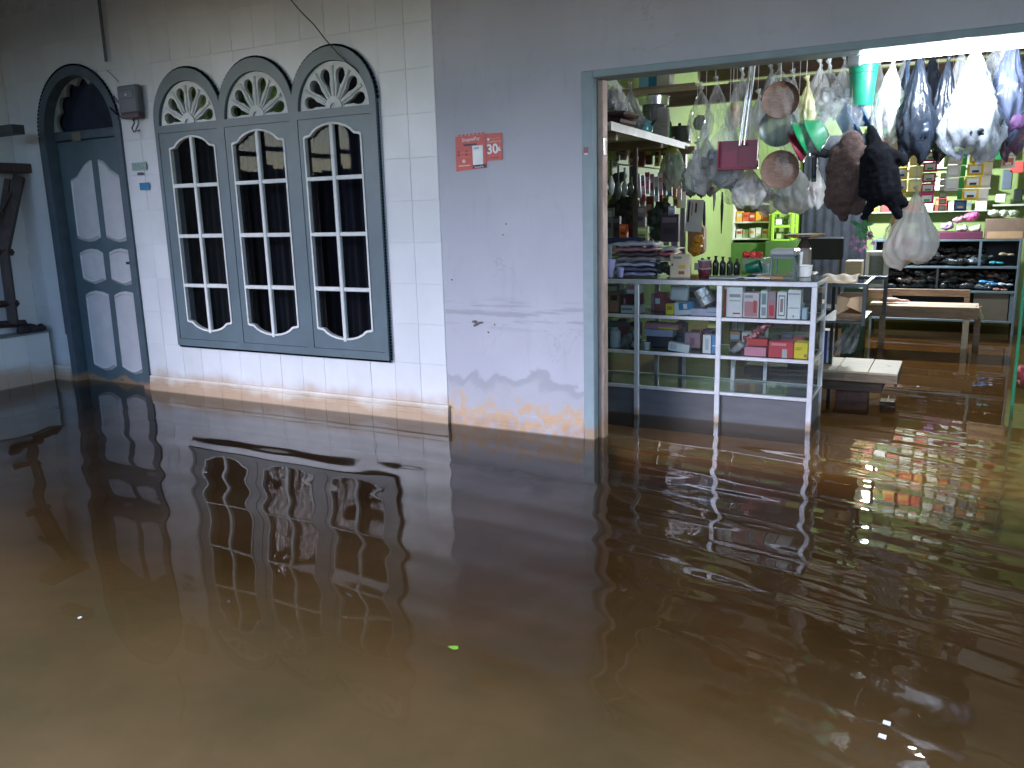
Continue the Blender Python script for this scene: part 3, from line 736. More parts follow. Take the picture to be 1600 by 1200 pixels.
for z_ in (.692, .445, .205):
    for i in range(3):
        B().box(POSTX[i]+.0165, POSTX[i+1]-.0165, GY0-.010, GY0+.014, z_-.022, z_, .002).build('shelf_rail', ALU, cab)
        B().box(POSTX[i]+.0165, POSTX[i+1]-.0165, GY1-.010, GY1+.010, z_-.022, z_, .002).build('shelf_rail', ALU, cab)
    B().box(GX1-.030, GX1-.004, GY0+.0165, GY1-.0145, z_-.022, z_-.001, .002).build('shelf_rail', ALU, cab)
    B().box(GX0+.01, GX1-.032, GY0+.015, GY1-.012, z_-.009, z_-.003).build('shelf', CASEG if z_ < .3 else glass('greenish shelf glass', (.8, .9, .86), .12, 1), cab)
B().box(GX0, GX1, GY0+.012, GY1, GZ+.0005, GZ+.006).build('glass_top', CASEG, cab)
for i in range(3):
    for z0, z1 in ((.694, GZ-.032), (.447, .668), (.207, .421)):
        mesh('glass_pane', [(POSTX[i]+.017, GY0+.002, z0), (POSTX[i+1]-.017, GY0+.002, z0), (POSTX[i+1]-.017, GY0+.002, z1), (POSTX[i]+.017, GY0+.002, z1)], [(0, 1, 2, 3)], CASEG, cab)
for z0, z1 in ((.694, GZ-.032), (.447, .668), (.207, .421)):
    mesh('glass_pane', [(GX1-.008, GY0+.017, z0), (GX1-.008, GY1-.015, z0), (GX1-.008, GY1-.015, z1), (GX1-.008, GY0+.017, z1)], [(0, 1, 2, 3)], CASEG, cab)
KICK = mat('grey laminate kick board', (.13, .13, .145), .5, var=.15, scale=3, stretch=(1, 1, 6), mud_murk=True)
REARG = glass('dusty dark rear glass', (.30, .34, .34), .10, 1)
for i in range(3):
    for z0, z1 in ((.694, GZ-.032), (.447, .668), (.207, .421)):
        mesh('rear_pane', [(POSTX[i]+.017, GY1+.004, z0), (POSTX[i+1]-.017, GY1+.004, z0), (POSTX[i+1]-.017, GY1+.004, z1), (POSTX[i]+.017, GY1+.004, z1)], [(0, 1, 2, 3)], REARG, cab)
for i in range(3): B().box(POSTX[i]+.017, POSTX[i+1]-.017, GY0+.018, GY0+.030, -.2, .181).build('kick_board', KICK, cab)
B().box(GX1-.028, GX1-.018, GY0+.031, GY1-.015, -.2, .181).build('kick_board', KICK, cab)

# ------------------------------------------------------------------ goods
def frame_at(u0, v0, u1, v1, Y):
    """world box of a pixel rectangle on the plane at depth Y: x0, x1, z0, z1"""
    a = at(u0, (v0+v1)/2, Y); c = at(u1, (v0+v1)/2, Y); t = at((u0+u1)/2, v0, Y); b_ = at((u0+u1)/2, v1, Y)
    return a.x, c.x, b_.z, t.z
def carton(label, px, Y, dep, m, cat='box', zb=None, bands=(), ay=0, az=0, group=None, name='carton', bev=.002, panelm=None, lid=None):
    """box with printed panels on its front; bands = (u0, v0, u1, v1 in 0..1 of the front face, material[, name])"""
    x0, x1, z0, z1 = frame_at(*px, Y)
    if zb is not None: z1 += zb-z0; z0 = zb
    c = ((x0+x1)/2, Y+dep/2, (z0+z1)/2); Mx = rot(c, 0, ay, az)
    t = thing(name, label, cat, (c[0], c[1], z0), group)
    B().box(x0, x1, Y, Y+dep, z0, z1, bev, Mx).build('body', m, t)
    if lid: B().box(x0-.001, x1+.001, Y-.001, Y+dep+.001, z1-.018, z1+.001, bev, Mx).build('flap', lid, t)
    for i, bd in enumerate(bands):
        a, b_, c_, d_, mm = bd[:5]
        B().box(x0+(x1-x0)*a, x0+(x1-x0)*c_, Y-.0008-.0004*i, Y+.001, z1-(z1-z0)*d_, z1-(z1-z0)*b_, 0, Mx).build(bd[5] if len(bd) > 5 else 'printed_panel', mm, t)
    return t
def blob(name, spheres, m, parent=None, voxel=.008, disp=0, dscale=.05, smooth=True, label=None, cat=None, group=None):
    """lumps fused into one surface; spheres = (x, y, z, r[, sx, sy, sz])"""
    bm = bmesh.new()
    for s in spheres:
        r = s[3]; sc = s[4:] if len(s) > 4 else (1, 1, 1)
        bmesh.ops.create_icosphere(bm, subdivisions=2, radius=1, matrix=Matrix.Translation(s[:3]) @ Matrix.Diagonal((r*sc[0], r*sc[1], r*sc[2], 1)))
    vs = [v.co.copy() for v in bm.verts]; bm.verts.index_update(); fs = [tuple(v.index for v in f.verts) for f in bm.faces]; bm.free()
    o = mesh(name, vs, fs, m, parent, smooth)
    rm = o.modifiers.new('fuse', 'REMESH'); rm.mode = 'VOXEL'; rm.voxel_size = voxel; rm.use_smooth_shade = smooth
    if disp:
        tx = bpy.data.textures.get('clouds %.3f' % dscale) or bpy.data.textures.new('clouds %.3f' % dscale, 'CLOUDS'); tx.noise_scale = dscale
        dm = o.modifiers.new('crumple', 'DISPLACE'); dm.texture = tx; dm.strength = disp; dm.mid_level = .5; dm.texture_coords = 'GLOBAL'
    if label: prop(o, label, cat, group)
    return o
def capsule(p, q, r0, r1, n=6):
    p, q = Vector(p), Vector(q)
    return [(*(p.lerp(q, i/(n-1))), r0+(r1-r0)*i/(n-1)) for i in range(n)]
def film_mesh(P, top, rad, h, flat=.75, seed=0, folds=9, sag=.62, m=CLEARF, parent=None, cr=1.0, name='bag_film', knot=True, n=56, rings=24, lean=0):
    """a hung plastic bag: gathered at the knot, folds running down, a sagging belly"""
    rnd = random.Random(seed); ph = [rnd.uniform(0, 6.28) for _ in range(6)]
    vs = []; fs = []
    for i in range(rings+1):
        t = i/rings; z = top-h*t
        if t < sag: r = rad*(.05+.95*(t/sag)**.85)
        else: r = rad*math.sqrt(max(0.02, 1-((t-sag)/(1-sag))**2.2*.93))
        fold = .22*(1-t)**.7+.05
        for k in range(n):
            a = 2*math.pi*k/n
            c_, s_ = math.cos(a), math.sin(a)
            q = Vector((c_*2.2*t+seed*3.1, s_*2.2*t, t*2.6)); q2 = Vector((c_*7*(.3+t)+seed, s_*7*(.3+t), t*3.0)); q3 = q2*2.3
            nz = cr*(.30*t*NZ.noise(q)+fold*NZ.noise(q2)*1.5+.13*NZ.noise(q3))
            rr = r*(1+nz+.4*fold*math.sin(folds*a+ph[0]+2*math.sin(3*t)))
            cor = 1+.16*max(0, t-.35)*abs(c_)**3*2
            droop = -.10*h*t*t*abs(c_)**3*(1+.5*math.sin(ph[5]+a))
            vs.append((P.x+lean*t+rr*cor*c_+rad*.12*t*math.sin(ph[1]+2*t), P.y+rr*flat*s_, z+droop+cr*.15*rad*t*NZ.noise(q2+Vector((9, 9, 9)))))
    for i in range(rings):
        for k in range(n): fs.append((i*n+k, (i+1)*n+k, (i+1)*n+(k+1) % n, i*n+(k+1) % n))
    fs.append(tuple(rings*n+k for k in range(n))[::-1])
    o = mesh(name, vs, fs, m, parent, True)
    if knot:
        B().tube([(P.x, P.y, top-.008), (P.x+.004, P.y, top+.006), (P.x+.0, P.y, top+.02), (P.x-.008, P.y, top+.045)], [.009, .012, .007, .020], 9).build('knot', m, parent)
    return o
def bag(label, u, v0, v1, wpx, Y, m, contents=(), seed=1, cat='plastic bag', sag=.62, flat=.7, group=None, folds=9, lean=0, cord=True, cr=1.0):
    """contents: (du, dv, r, material, sx, sy, sz) lumps in pixels relative to the bag centre"""
    a = at(u, v0, Y); b_ = at(u, v1, Y); px = (at(u+10, v0, Y).x-at(u-10, v0, Y).x)/20
    t = thing('hanging_bag', label, cat, (b_.x, Y, b_.z), group)
    rad = wpx*px/2; h = a.z-b_.z
    film_mesh(a, a.z, rad, h, flat, seed, folds, sag, m, t, lean=b_.x-a.x if lean else 0, cr=cr)
    for j, c in enumerate(contents):
        du, dv, r, mm = c[:4]; sc = c[4:] if len(c) > 4 else (1, 1, 1)
        p = at(u+du, dv, Y)
        rr = r*px; rnd = random.Random(seed*7+j)
        sp = [(p.x, Y, p.z, rr, *sc)]+[(p.x+rr*sc[0]*.5*rnd.uniform(-1, 1), Y+rr*.3*rnd.uniform(-1, 1), p.z+rr*sc[2]*.5*rnd.uniform(-1, 1), rr*.55) for _ in range(4)]
        blob('contents', sp, mm, t, voxel=max(.006, rr*.13), disp=rr*.35, dscale=.03)
    if cord: B().tube([(a.x-.008, Y, a.z+.04), (a.x-.008, Y, max(a.z+.07, 2.33))], .0015, 5).build('string', C(200, 200, 200), t)
    return t
def disc_goods(name, label, cat, u, v, wpx, Y, m, hpx=None, thick=.03, tilt=0, tx=0, rim=None, group=None):
    """round plate or strainer hung face-on to the street"""
    p = at(u, v, Y); px = (at(u+10, v, Y).x-at(u-10, v, Y).x)/20; r = wpx*px/2
    t = thing(name, label, cat, (p.x, Y, p.z-r), group)
    ang = math.atan2(p.x-CAM.x, p.y-CAM.y)
    Mx = Matrix.Rotation(-ang*.8+math.radians(tilt), 3, 'Z') @ Matrix.Rotation(math.radians(90+tx), 3, 'X')
    prof = [(r*.3, -.0), (r*.62, .004), (r*.86, .5*thick), (r*.97, thick), (r, thick*1.15), (r*.985, thick*1.3), (r*.93, thick*1.1), (r*.8, thick*.62), (r*.55, thick*.3), (.003, thick*.22)]
    prof = [(a_, thick*1.3-b_) for a_, b_ in prof]
    # front of the dish faces the street
    autosmooth(B().lathe([(.002, 0), (r*.6, .002), (r*.9, .012), (r, .03), (r*.99, .034), (r*.88, .018), (r*.6, .010), (.002, .008)], (p.x, Y, p.z), 30, Mx).build('dish', m, t))
    if rim: B().lathe([(r*.97, .027), (r*1.03, .030), (r*1.03, .036), (r*.97, .036)], (p.x, Y, p.z), 30, Mx).build('rim', rim, t)
    return t
def cyl(name, label, cat, u, v0, v1, wpx, Y, m, taper=1.0, zb=None, rim=None, group=None, prof=None, lidm=None, M=None):
    a = at(u, v0, Y); b_ = at(u, v1, Y); px = (at(u+10, v0, Y).x-at(u-10, v0, Y).x)/20; r = wpx*px/2; h = a.z-b_.z
    z0 = b_.z if zb is None else zb
    t = thing(name, label, cat, (b_.x, Y, z0), group)
    pr = prof or [(r*taper*.92, 0), (r*taper, h*.04), (r, h*.94), (r*1.04, h*.95), (r*1.04, h), (r*.95, h), (r*.9, h*.9), (.004, h*.88)]
    if prof: pr = [(q_[0]*r, q_[1]*h) for q_ in prof]
    autosmooth(B().lathe(pr, (b_.x, Y, z0), 22, M).build('body', m, t))
    if lidm: autosmooth(B().lathe([(r*1.03, h*.9), (r*1.05, h*.92), (r*1.0, h*1.02), (r*.5, h*1.05), (.004, h*1.05)], (b_.x, Y, z0), 22, M).build('lid', lidm, t))
    return t

WHT = C(235, 236, 238, .4); LIL = C(190, 188, 215); RED = C(190, 45, 50); DRED = C(125, 35, 55); PNK = C(215, 140, 165)
YEL = C(240, 215, 30); TEAL = C(40, 110, 125); BLU = C(60, 140, 200); GRY = C(150, 152, 158); GRN = C(60, 130, 60); ORG = C(225, 120, 60); LGRN = C(150, 190, 90); CRM = C(225, 205, 170); NAVY = C(40, 50, 100); MAR = C(90, 30, 50); BLK = C(22, 22, 26); TXT = C(70, 75, 95); BRN = C(120, 80, 65)
yf = .735
# top shelf of the counter
def sb(label, px, m, dep=.09, z=.693, Y=yf, **k): return carton(label, px, Y, dep, m, zb=z, **k)
SKIN = C(190, 140, 115)
t = sb('small brown box printed with a dark-haired face, left end of the counter top shelf', (941, 455, 967, 487), C(150, 110, 85), bands=[(.45, .2, .95, .95, SKIN), (.5, .15, .9, .4, C(40, 25, 20), 'printed_hair'), (.05, .2, .4, .9, SKIN)])
sb('white slim box under a maroon carton on the counter top shelf', (970, 476, 1000, 488), WHT, bands=[(.05, .3, .6, .6, GRY)])
sb('maroon carton with pink print lying on a white slim box', (970, 460, 1000, 475.5), MAR, z=.693+.060, Y=yf+.01, bands=[(.15, .4, .25, 1, PNK), (.75, .4, .85, 1, PNK)])
sb('pink and white box on top of the maroon carton', (979, 447, 999, 459.5), WHT, z=.693+.133, Y=yf+.02, bands=[(0, 0, 1, .5, PNK)])
sb('grey blank box behind the portrait box in the left counter bay', (950, 447, 968, 486), GRY, Y=1.0)
sb('small dull red box standing at the back of the middle bay', (1022, 458, 1040, 487), C(150, 60, 65), Y=.9, bands=[(.1, .3, .5, .6, WHT)])
sb('small yellow box, front left of the middle bay', (1040, 473, 1052, 490), YEL, dep=.04, bands=[(.15, .2, .85, .55, C(200, 150, 20))])
sb('blue and white packet leaning in the middle bay', (1053, 471, 1083, 490), WHT, dep=.05, Y=yf+.02, bands=[(.25, .0, 1, .6, C(30, 130, 185)), (.5, .1, .7, .5, WHT)], ay=-5)
sb('white square blister tray standing behind the blue and white packet', (1047, 448, 1075, 472), WHT, dep=.03, Y=yf+.10, z=.775, ay=2, bev=.01)
sb('flat lilac box in front of the silver roll', (1079, 480, 1105, 491), LIL, dep=.10)
sb('stack of two flat pale boxes beside the second counter post', (1105, 478, 1124, 491), C(175, 185, 210), bands=[(0, .48, 1, .54, TXT)])
# silver roll
p = at(1101, 463, yf+.06); t = thing('foil_roll', 'fat silver foil roll lying askew on flat boxes in the middle bay', 'foil roll', (p.x, p.y, p.z-.07))
Mx = Matrix.Rotation(math.radians(-28), 3, 'Y')
autosmooth(B().lathe([(.045, -.06), (.052, -.055), (.052, -.004), (.047, 0), (.052, .004), (.052, .055), (.045, .06)], p, 20, Mx).build('roll', mat('silver foil', (.7, .7, .72), .3, metal=.8, bump=.4, bscale=40), t))
sb('tall white carton with a red edge, first in the right bay', (1131, 446, 1160, 494), WHT, bands=[(0, .1, .14, 1, C(215, 70, 70)), (.3, .25, .9, .35, GRY), (.3, .45, .9, .48, GRY), (.5, .85, .9, .9, RED)])
sb('white carton with red woven pattern next to the tall white carton', (1161, 456, 1186, 495), C(215, 205, 210), bands=[(.1, .35, .9, .95, C(190, 130, 135)), (.65, .3, .85, .8, C(190, 60, 60)), (.1, .1, .6, .2, GRY)])
sb('narrow white and green medicine carton in the right bay', (1188, 452, 1199, 495), C(215, 225, 225), bands=[(.2, .1, .8, .5, C(110, 140, 140)), (.2, .6, .8, .9, GRY)])
sb('narrow dull pink carton beside the white and green one', (1199.5, 453, 1212, 495), C(180, 130, 140), bands=[(.1, .05, .9, .3, GRY), (.2, .5, .8, .9, RED)])
sb('white carton with rounded black outlined label in the right bay', (1214, 453, 1229, 495), WHT, bands=[(.15, .12, .85, .9, C(120, 125, 130)), (.24, .17, .76, .85, WHT), (.35, .25, .65, .75, C(150, 120, 125))])
sb('square white carton with black stud near its foot in the right bay', (1231, 450, 1251, 496), WHT, bands=[(.05, .12, .95, .16, GRY), (.1, .6, .9, .63, GRY), (.42, .87, .52, .93, BLK)])
sb('thin bluish packet at the right end of the counter top shelf', (1253, 478, 1261, 496), C(170, 190, 210), dep=.05)
# middle shelf
sm = lambda *a, **k: sb(*a, z=.446, **k)
sm('teal carton at the left end of the counter middle shelf', (941, 515, 948, 542), TEAL)
sb('thin grey folder lying behind the white jar on the middle shelf', (944, 508, 982, 514), C(110, 118, 128), z=.57, Y=.95)
cyl('jar', 'square white plastic jar with printed label on the middle shelf', 'jar', 961, 511, 542, 16, yf+.05, WHT, zb=.446, prof=[(.9, 0), (1, .05), (1, .78), (.9, .84), (.55, .88), (.6, .9), (.6, 1), (.3, 1)])
blob('crumpled_bag', [(at(980, 528, .80).x, .80, .50, .04), (at(984, 520, .80).x, .81, .53, .03), (at(976, 534, .8).x, .79, .475, .03)], GREYF, voxel=.007, disp=.02, dscale=.02, label='crumpled clear bag beside the white jar on the middle shelf', cat='plastic bag')
blob('crumpled_packet', [(at(993, 536, .77).x, .77, .475, .03), (at(995, 522, .77).x, .78, .53, .028), (at(991, 515, .77).x, .78, .555, .018)], WHT, voxel=.006, disp=.02, dscale=.02, label='crumpled white paper packet next to the first counter post', cat='packet')
cyl('cup', 'small white cup at the left of the middle bay, lower shelf row', 'cup', 1011, 532, 543, 10, yf+.02, WHT, taper=.8, zb=.446)
sb('dark flat tin under the lilac boxes on the middle shelf', (1010, 526, 1052, 543), C(40, 42, 60), z=.446, Y=.88)
sb('long lilac box on the dark tin', (1007, 515, 1051, 525.5), LIL, z=.525, Y=.85)
sb('pink and yellow flat packet on top of the long lilac box', (1008, 505, 1060, 514), PNK, z=.575, Y=.86, ay=2, bands=[(.4, .6, .95, .95, YEL)])
sm('small white box tilted on the middle shelf', (1044, 533, 1077, 546), C(232, 236, 238), dep=.05, ay=7, bands=[(.1, .2, .4, .8, C(200, 205, 210))])
sm('pale pink square pack seen through clear wrapping in the middle bay', (1070, 508, 1094, 532), C(215, 175, 185), dep=.05, Y=.9, bands=[(.35, .3, .65, .8, C(190, 120, 140))])
sb('yellow green packet hanging over a blue box', (1106, 501, 1122, 515), C(200, 215, 110), z=.60, Y=.85, dep=.04)
sm('slim upright white box in the middle bay', (1098, 520, 1111, 549), WHT, dep=.05, bands=[(.3, .2, .7, .8, C(190, 200, 205))])
sm('upright blue box beside the second counter post', (1112, 519, 1122, 549), C(95, 145, 195), dep=.05, bands=[(.1, .55, .9, .6, WHT)])
sm('flat pink box under a red one in the right bay', (1163, 538, 1197, 552), PNK)
sb('flat red box on the pink box', (1168, 527, 1199, 537.5), C(190, 55, 60), z=.446+.067, Y=yf+.01)
blob('foil_bag', [(at(1185+d, 517-abs(d)*.3, .79).x, .79+.01*(d % 3), .60+.004*d, .03) for d in (-14, -5, 4, 11)], mat('shiny red silver foil', (.6, .25, .28), .18, metal=.7, var=.7, scale=40, bump=.8), voxel=.006, disp=.03, dscale=.02, label='shiny red and silver foil bag heaped on the red box', cat='foil bag')
sm('red carton with a small grey figure print in the right bay', (1201, 530, 1240, 555), C(200, 60, 75), dep=.11, bands=[(.1, .1, .7, .25, C(225, 150, 155)), (.55, .45, .75, 1, C(190, 190, 190))])
sm('bright yellow carton at the right end of the middle shelf', (1241, 530, 1262, 555), YEL, dep=.11, bands=[(.08, .3, .6, .34, BRN), (.08, .4, .5, .44, BRN), (.75, .7, .95, .9, C(150, 120, 90))])
sb('grey tin behind the red carton in the right bay', (1208, 508, 1233, 528), C(140, 140, 140), z=.60, Y=.98, lid=GRY)
blob('clear_pack', [(at(1150, 545, .8).x, .8, .47, .03), (at(1158, 537, .8).x, .8, .50, .03), (at(1145, 549, .8).x, .79, .465, .022)], GREYF, voxel=.007, disp=.02, dscale=.02, label='clear wrapped packet lying at the left of the right bay', cat='packet')
sb('pale partition card standing at the back of the right bay', (1152, 505, 1162, 528), C(190, 205, 205), z=.55, Y=1.05, dep=.01)

# more stock behind, packed close
rnd = random.Random(17)
CN = {'dusty white': WHT, 'slate grey': C(105, 112, 125), 'faded pink': C(200, 150, 160), 'pale blue': C(150, 180, 205), 'dull red': C(160, 60, 65), 'tan': C(170, 140, 105), 'deep green': C(50, 90, 70), 'plum': C(95, 60, 90)}
KN = list(CN)
for zz_, vb, rn in ((.693, 490, 'top'), (.446, 548, 'middle')):
    for bay, (ua, ub), bn_ in ((0, (945, 998), 'left'), (1, (1014, 1118), 'middle'), (2, (1138, 1256), 'right')):
        n = (3, 5, 6)[bay]
        for i in range(n):
            wd = (ub-ua)/n; u0 = ua+wd*i+rnd.uniform(0, 3); k = KN[(i*3+bay*2+(vb > 500)) % 8]; h = rnd.uniform(16, 38)
            carton('%s box at the back of the %s bay, %s shelf, %s from the left' % (k, bn_, rn, ['first', 'second', 'third', 'fourth', 'fifth', 'sixth'][i]), (u0, vb-h, u0+wd*rnd.uniform(.7, .92), vb), .96+rnd.uniform(0, .05), .08, CN[k], zb=zz_, bands=[(.1, .2, .9, .45, CN[KN[(i+3) % 8]]), (.2, .6, .7, .66, TXT)], az=rnd.uniform(-6, 6))
# things on top of the counter
ZT_ = GZ+.0065
STK = film('lilac plastic sleeve film', (.6, .57, .72), .5, .95, scale=18)
def stack(label, px, Y, n, cols, seed, dep=.22, zb=ZT_, nm='stack', cat='stack of packs'):
    x0, x1, z0, z1 = frame_at(*px, Y); rnd = random.Random(seed); t = thing(nm, label, cat, ((x0+x1)/2, Y+dep/2, zb)); H = (z1-z0)/n; z = zb
    for k in range(n):
        j = rnd.uniform(-.012, .012); zz = []
        nx, ny = 9, 5; v = []; f = []; hh = H*rnd.uniform(.75, 1.05)
        for lay in (0, 1):
            for a in range(nx+1):
                for b_ in range(ny+1):
                    fx, fy = a/nx, b_/ny; ed = min(1, 6*min(fx, 1-fx), 6*min(fy, 1-fy))
                    hz = z+hh*.5+(hh*.48*(.35+.65*ed) if lay else -hh*.48*(.5+.5*ed)) + .004*math.sin(5*fx*3+k+b_)+.003*rnd.uniform(-1, 1)
                    v.append((x0+(x1-x0)*fx+j+.006*math.sin(b_+k), Y+dep*fy+.006*math.sin(a*1.3+k), hz))
        st_ = (nx+1)*(ny+1)
        for a in range(nx):
            for b_ in range(ny):
                i = a*(ny+1)+b_; q_ = (i, i+1, i+ny+2, i+ny+1); f.append(q_); f.append(tuple(s_+st_ for s_ in q_)[::-1])
        bd = [a*(ny+1) for a in range(nx+1)]+[nx*(ny+1)+b_ for b_ in range(1, ny+1)]+[a*(ny+1)+ny for a in range(nx-1, -1, -1)]+[b_ for b_ in range(ny-1, 0, -1)]
        for a, b_ in zip(bd, bd[1:]+bd[:1]): f.append((a, b_, b_+st_, a+st_))
        mesh('pack', v, f, cols[k % len(cols)], t, True)
        z += H
    return t
stack('fanned stack of lilac and pink school books in clear sleeves on the counter', (955, 375, 1022, 430), .82, 7, [C(170, 165, 195), C(120, 118, 140), C(200, 195, 225), C(150, 145, 150), C(105, 90, 95), C(190, 130, 150), C(205, 205, 230)], 3, nm='book_stack', cat='books')
stack('loose pile of clear wrapped trays leaning on the book stack', (1012, 378, 1052, 402), .95, 3, [C(165, 160, 150), C(195, 110, 120), C(190, 190, 185)], 5, nm='tray_pile', cat='trays', zb=1.03)
carton('dark blue flat box lying on top of the book stack', (943, 372, 1000, 381), .98, .12, C(45, 55, 95), name='flat_box')
for (u, v0, v1, w_, lab) in ((953, 404, 432, 17, 'tall nest of lilac paper cups at the left end of the counter'), (969, 417, 432, 12, 'short nest of lilac paper cups beside the taller nest')):
    t = cyl('cup_nest', lab, 'cups', u, v0, v1, w_, .76, C(165, 160, 205), taper=.72, zb=ZT_)
    z_ = ZT_; x_ = at(u, v1, .76).x
carton('blister card standing against the books at the left jamb', (942, 379, 955, 404), .80, .02, C(160, 165, 190), zb=1.04, name='blister_card', bands=[(.1, .2, .9, .3, GRY), (.1, .5, .9, .6, GRY)])
blob('dark_bundle', [(at(1022+7*k, 424-5*(k % 2), .88).x, .88+.01*k, ZT_+.04+.012*(k % 3), .035) for k in range(5)], mat('dark green black wrapped goods', (.03, .045, .035), .35, var=.7, scale=60, bump=.8), voxel=.008, disp=.05, dscale=.02, label='dark green bundle of wrapped goods between books and cream card box', cat='bundle')
carton('cream square box with orange and yellow print standing on the counter', (1047, 398, 1077, 435), .80, .045, C(222, 200, 170), zb=ZT_, bands=[(.15, .1, .6, .2, C(140, 140, 120)), (.45, .45, .8, .6, C(225, 180, 50)), (.45, .72, .75, .85, C(150, 90, 60)), (.08, .4, .16, .5, TXT)])
cyl('jar', 'dark red jelly cup with clear rim, lower one of two on the counter', 'cup', 1100, 419, 434, 20, .84, C(95, 40, 50, .25), taper=.8, zb=ZT_, rim=WHT, lidm=C(170, 160, 165))
cyl('jar', 'clear cup with dark content stacked on the dark red jelly cup', 'cup', 1101, 407, 418, 21, .84, C(120, 85, 90, .25), taper=.85, zb=ZT_+.068, lidm=C(180, 180, 185))
cyl('jar', 'pale grey tub beside the stacked jelly cups', 'tub', 1090, 409, 420, 10, .90, C(170, 165, 170), zb=ZT_+.045)
for k, (u, h_) in enumerate(((1097, 24), (1107, 26), (1118, 28), (1129, 27), (1140, 26), (1151, 24))):
    cyl('bottle', 'dark glass bottle in the close row behind the jelly cups on the counter', 'bottle', u, 424-h_-2, 424, 10, 1.06, [C(50, 52, 45, .15), C(70, 72, 60, .15), C(40, 42, 38, .15)][k % 3], group='dark bottles in a row on the counter', zb=ZT_, prof=[(.9, 0), (1, .04), (1, .62), (.75, .72), (.4, .8), (.4, .93), (.5, .94), (.5, 1), (.2, 1)])
for k, (px, lab, cc) in enumerate((((1112, 427, 1156, 434), 'thin clear folder lying on the counter left of the glass box', C(150, 160, 160)), ((1165, 424, 1204, 431), 'white sheets of paper fanned on the counter', WHT), ((1188, 429, 1228, 435), 'flat brown cardboard lid on the counter in front of the glass box', C(165, 125, 85)), ((1150, 430, 1182, 436), 'silver foil sheet on the counter edge', C(185, 185, 185, .25)))):
    x0, x1, z0, z1 = frame_at(*px, .80+.03*k)
    z_ = ZT_+.003*(k % 2); B_ = B().box(x0, x1, .76+.02*k, .98, z_, z_+.006+.010*(k == 2), .001, rot(((x0+x1)/2, .85, z_), 0, 0, (-6, 5, -4, 8)[k]))
    prop(B_.build('paper_sheet' if k != 2 else 'cardboard_sheet', cc), lab, 'paper' if k != 2 else 'cardboard')
t = cyl('cup', 'dark green plastic cup lying on its side on the counter', 'cup', 1166, 405, 427, 20, .98, C(15, 100, 75, .3), zb=ZT_+.05, M=Matrix.Rotation(math.radians(75), 3, 'Y'), taper=.75)
carton('small card with a round pink emblem standing behind the green cup', (1176, 405, 1190, 427), 1.02, .02, C(200, 205, 195), zb=ZT_, bands=[(.2, .3, .8, .75, C(190, 140, 160))])
carton('small greenish packet beside the pink emblem card', (1190.5, 408, 1202, 427), 1.02, .02, C(160, 195, 175), zb=ZT_)
for k, u in enumerate((1166, 1176, 1186)):
    blob('red_pack', [(at(u, 398, 1.3).x, 1.3, at(u, 398, 1.3).z, .03, 1, .7, .8)], C(205, 50, 45, .3), voxel=.006, disp=.02, dscale=.02, label=['left red wrapped pack in the heap behind the green cup', 'middle red wrapped pack in the heap behind the green cup', 'right red wrapped pack in the heap behind the green cup'][k], cat='packet')
carton('pale crate carrying the red packs behind the counter', (1158, 404, 1194, 425), 1.30, .2, C(120, 140, 110), name='crate')
# small glass case with metal lid
x0, x1, z0, z1 = frame_at(1203, 389, 1242, 436, .80); z0 = ZT_
gc = thing('glass_case', 'small square glass case with grey metal corners and lid on the counter corner', 'glass case', ((x0+x1)/2, .9, z0))
GM = C(95, 110, 110, .45)
for xx in (x0, x1-.014):
    for yy in (.80, .97): B().box(xx, xx+.014, yy, yy+.014, z0, z1-.045, .002).build('corner_post', GM, gc)
for yy in (.80, .97): B().box(x0+.0145, x1-.0145, yy+.001, yy+.012, z0, z0+.012).build('rail', GM, gc); B().box(x0+.0145, x1-.0145, yy+.001, yy+.012, z1-.060, z1-.046).build('rail', GM, gc)
B().box(x0-.004, x1+.002, .795, .99, z1-.045, z1-.002, .012).build('lid', C(155, 160, 162, .35), gc)
for yy in (.806, .977): mesh('glass_pane', [(x0+.014, yy, z0+.012), (x1-.014, yy, z0+.012), (x1-.014, yy, z1-.06), (x0+.014, yy, z1-.06)], [(0, 1, 2, 3)], CASEG, gc)
# scale behind
sc_ = at(1257, 371, 1.5); t = thing('weighing_scale', 'shop scale with a shallow steel dish on a pale column behind the counter', 'scale', (sc_.x, 1.5, .93))
autosmooth(B().lathe([(.02, -.012), (.09, .0), (.135, .02), (.138, .024), (.09, .008), (.01, .004)], sc_, 26).build('dish', STEEL, t))
B().lathe([(.05, -.07), (.03, -.03), (.02, -.013)], sc_, 14).build('neck', C(60, 50, 45), t)
B().box(sc_.x-.045, sc_.x+.045, 1.45, 1.55, sc_.z-.24, sc_.z-.07, .01).build('column', C(150, 140, 130), t)
B().box(sc_.x-.09, sc_.x+.09, 1.40, 1.60, sc_.z-.33, sc_.z-.24, .01).build('base', C(120, 115, 110), t)
for (u, v0, v1, w_, lab) in ((1248, 397, 416, 12, 'white paper cup standing on cup lids near the scale'), (1256, 416, 434, 26, 'nest of wide white plastic bowls at the right end of the counter')):
    cyl('cup', lab, 'cup', u, v0, v1, w_, 1.02, C(225, 222, 222), taper=.85, zb=ZT_+(.08 if w_ < 20 else 0))
carton('crate used as a stand under the weighing scale', (1236, 404, 1280, 470), 1.36, .26, C(90, 85, 80), zb=.0+.2, name='crate')

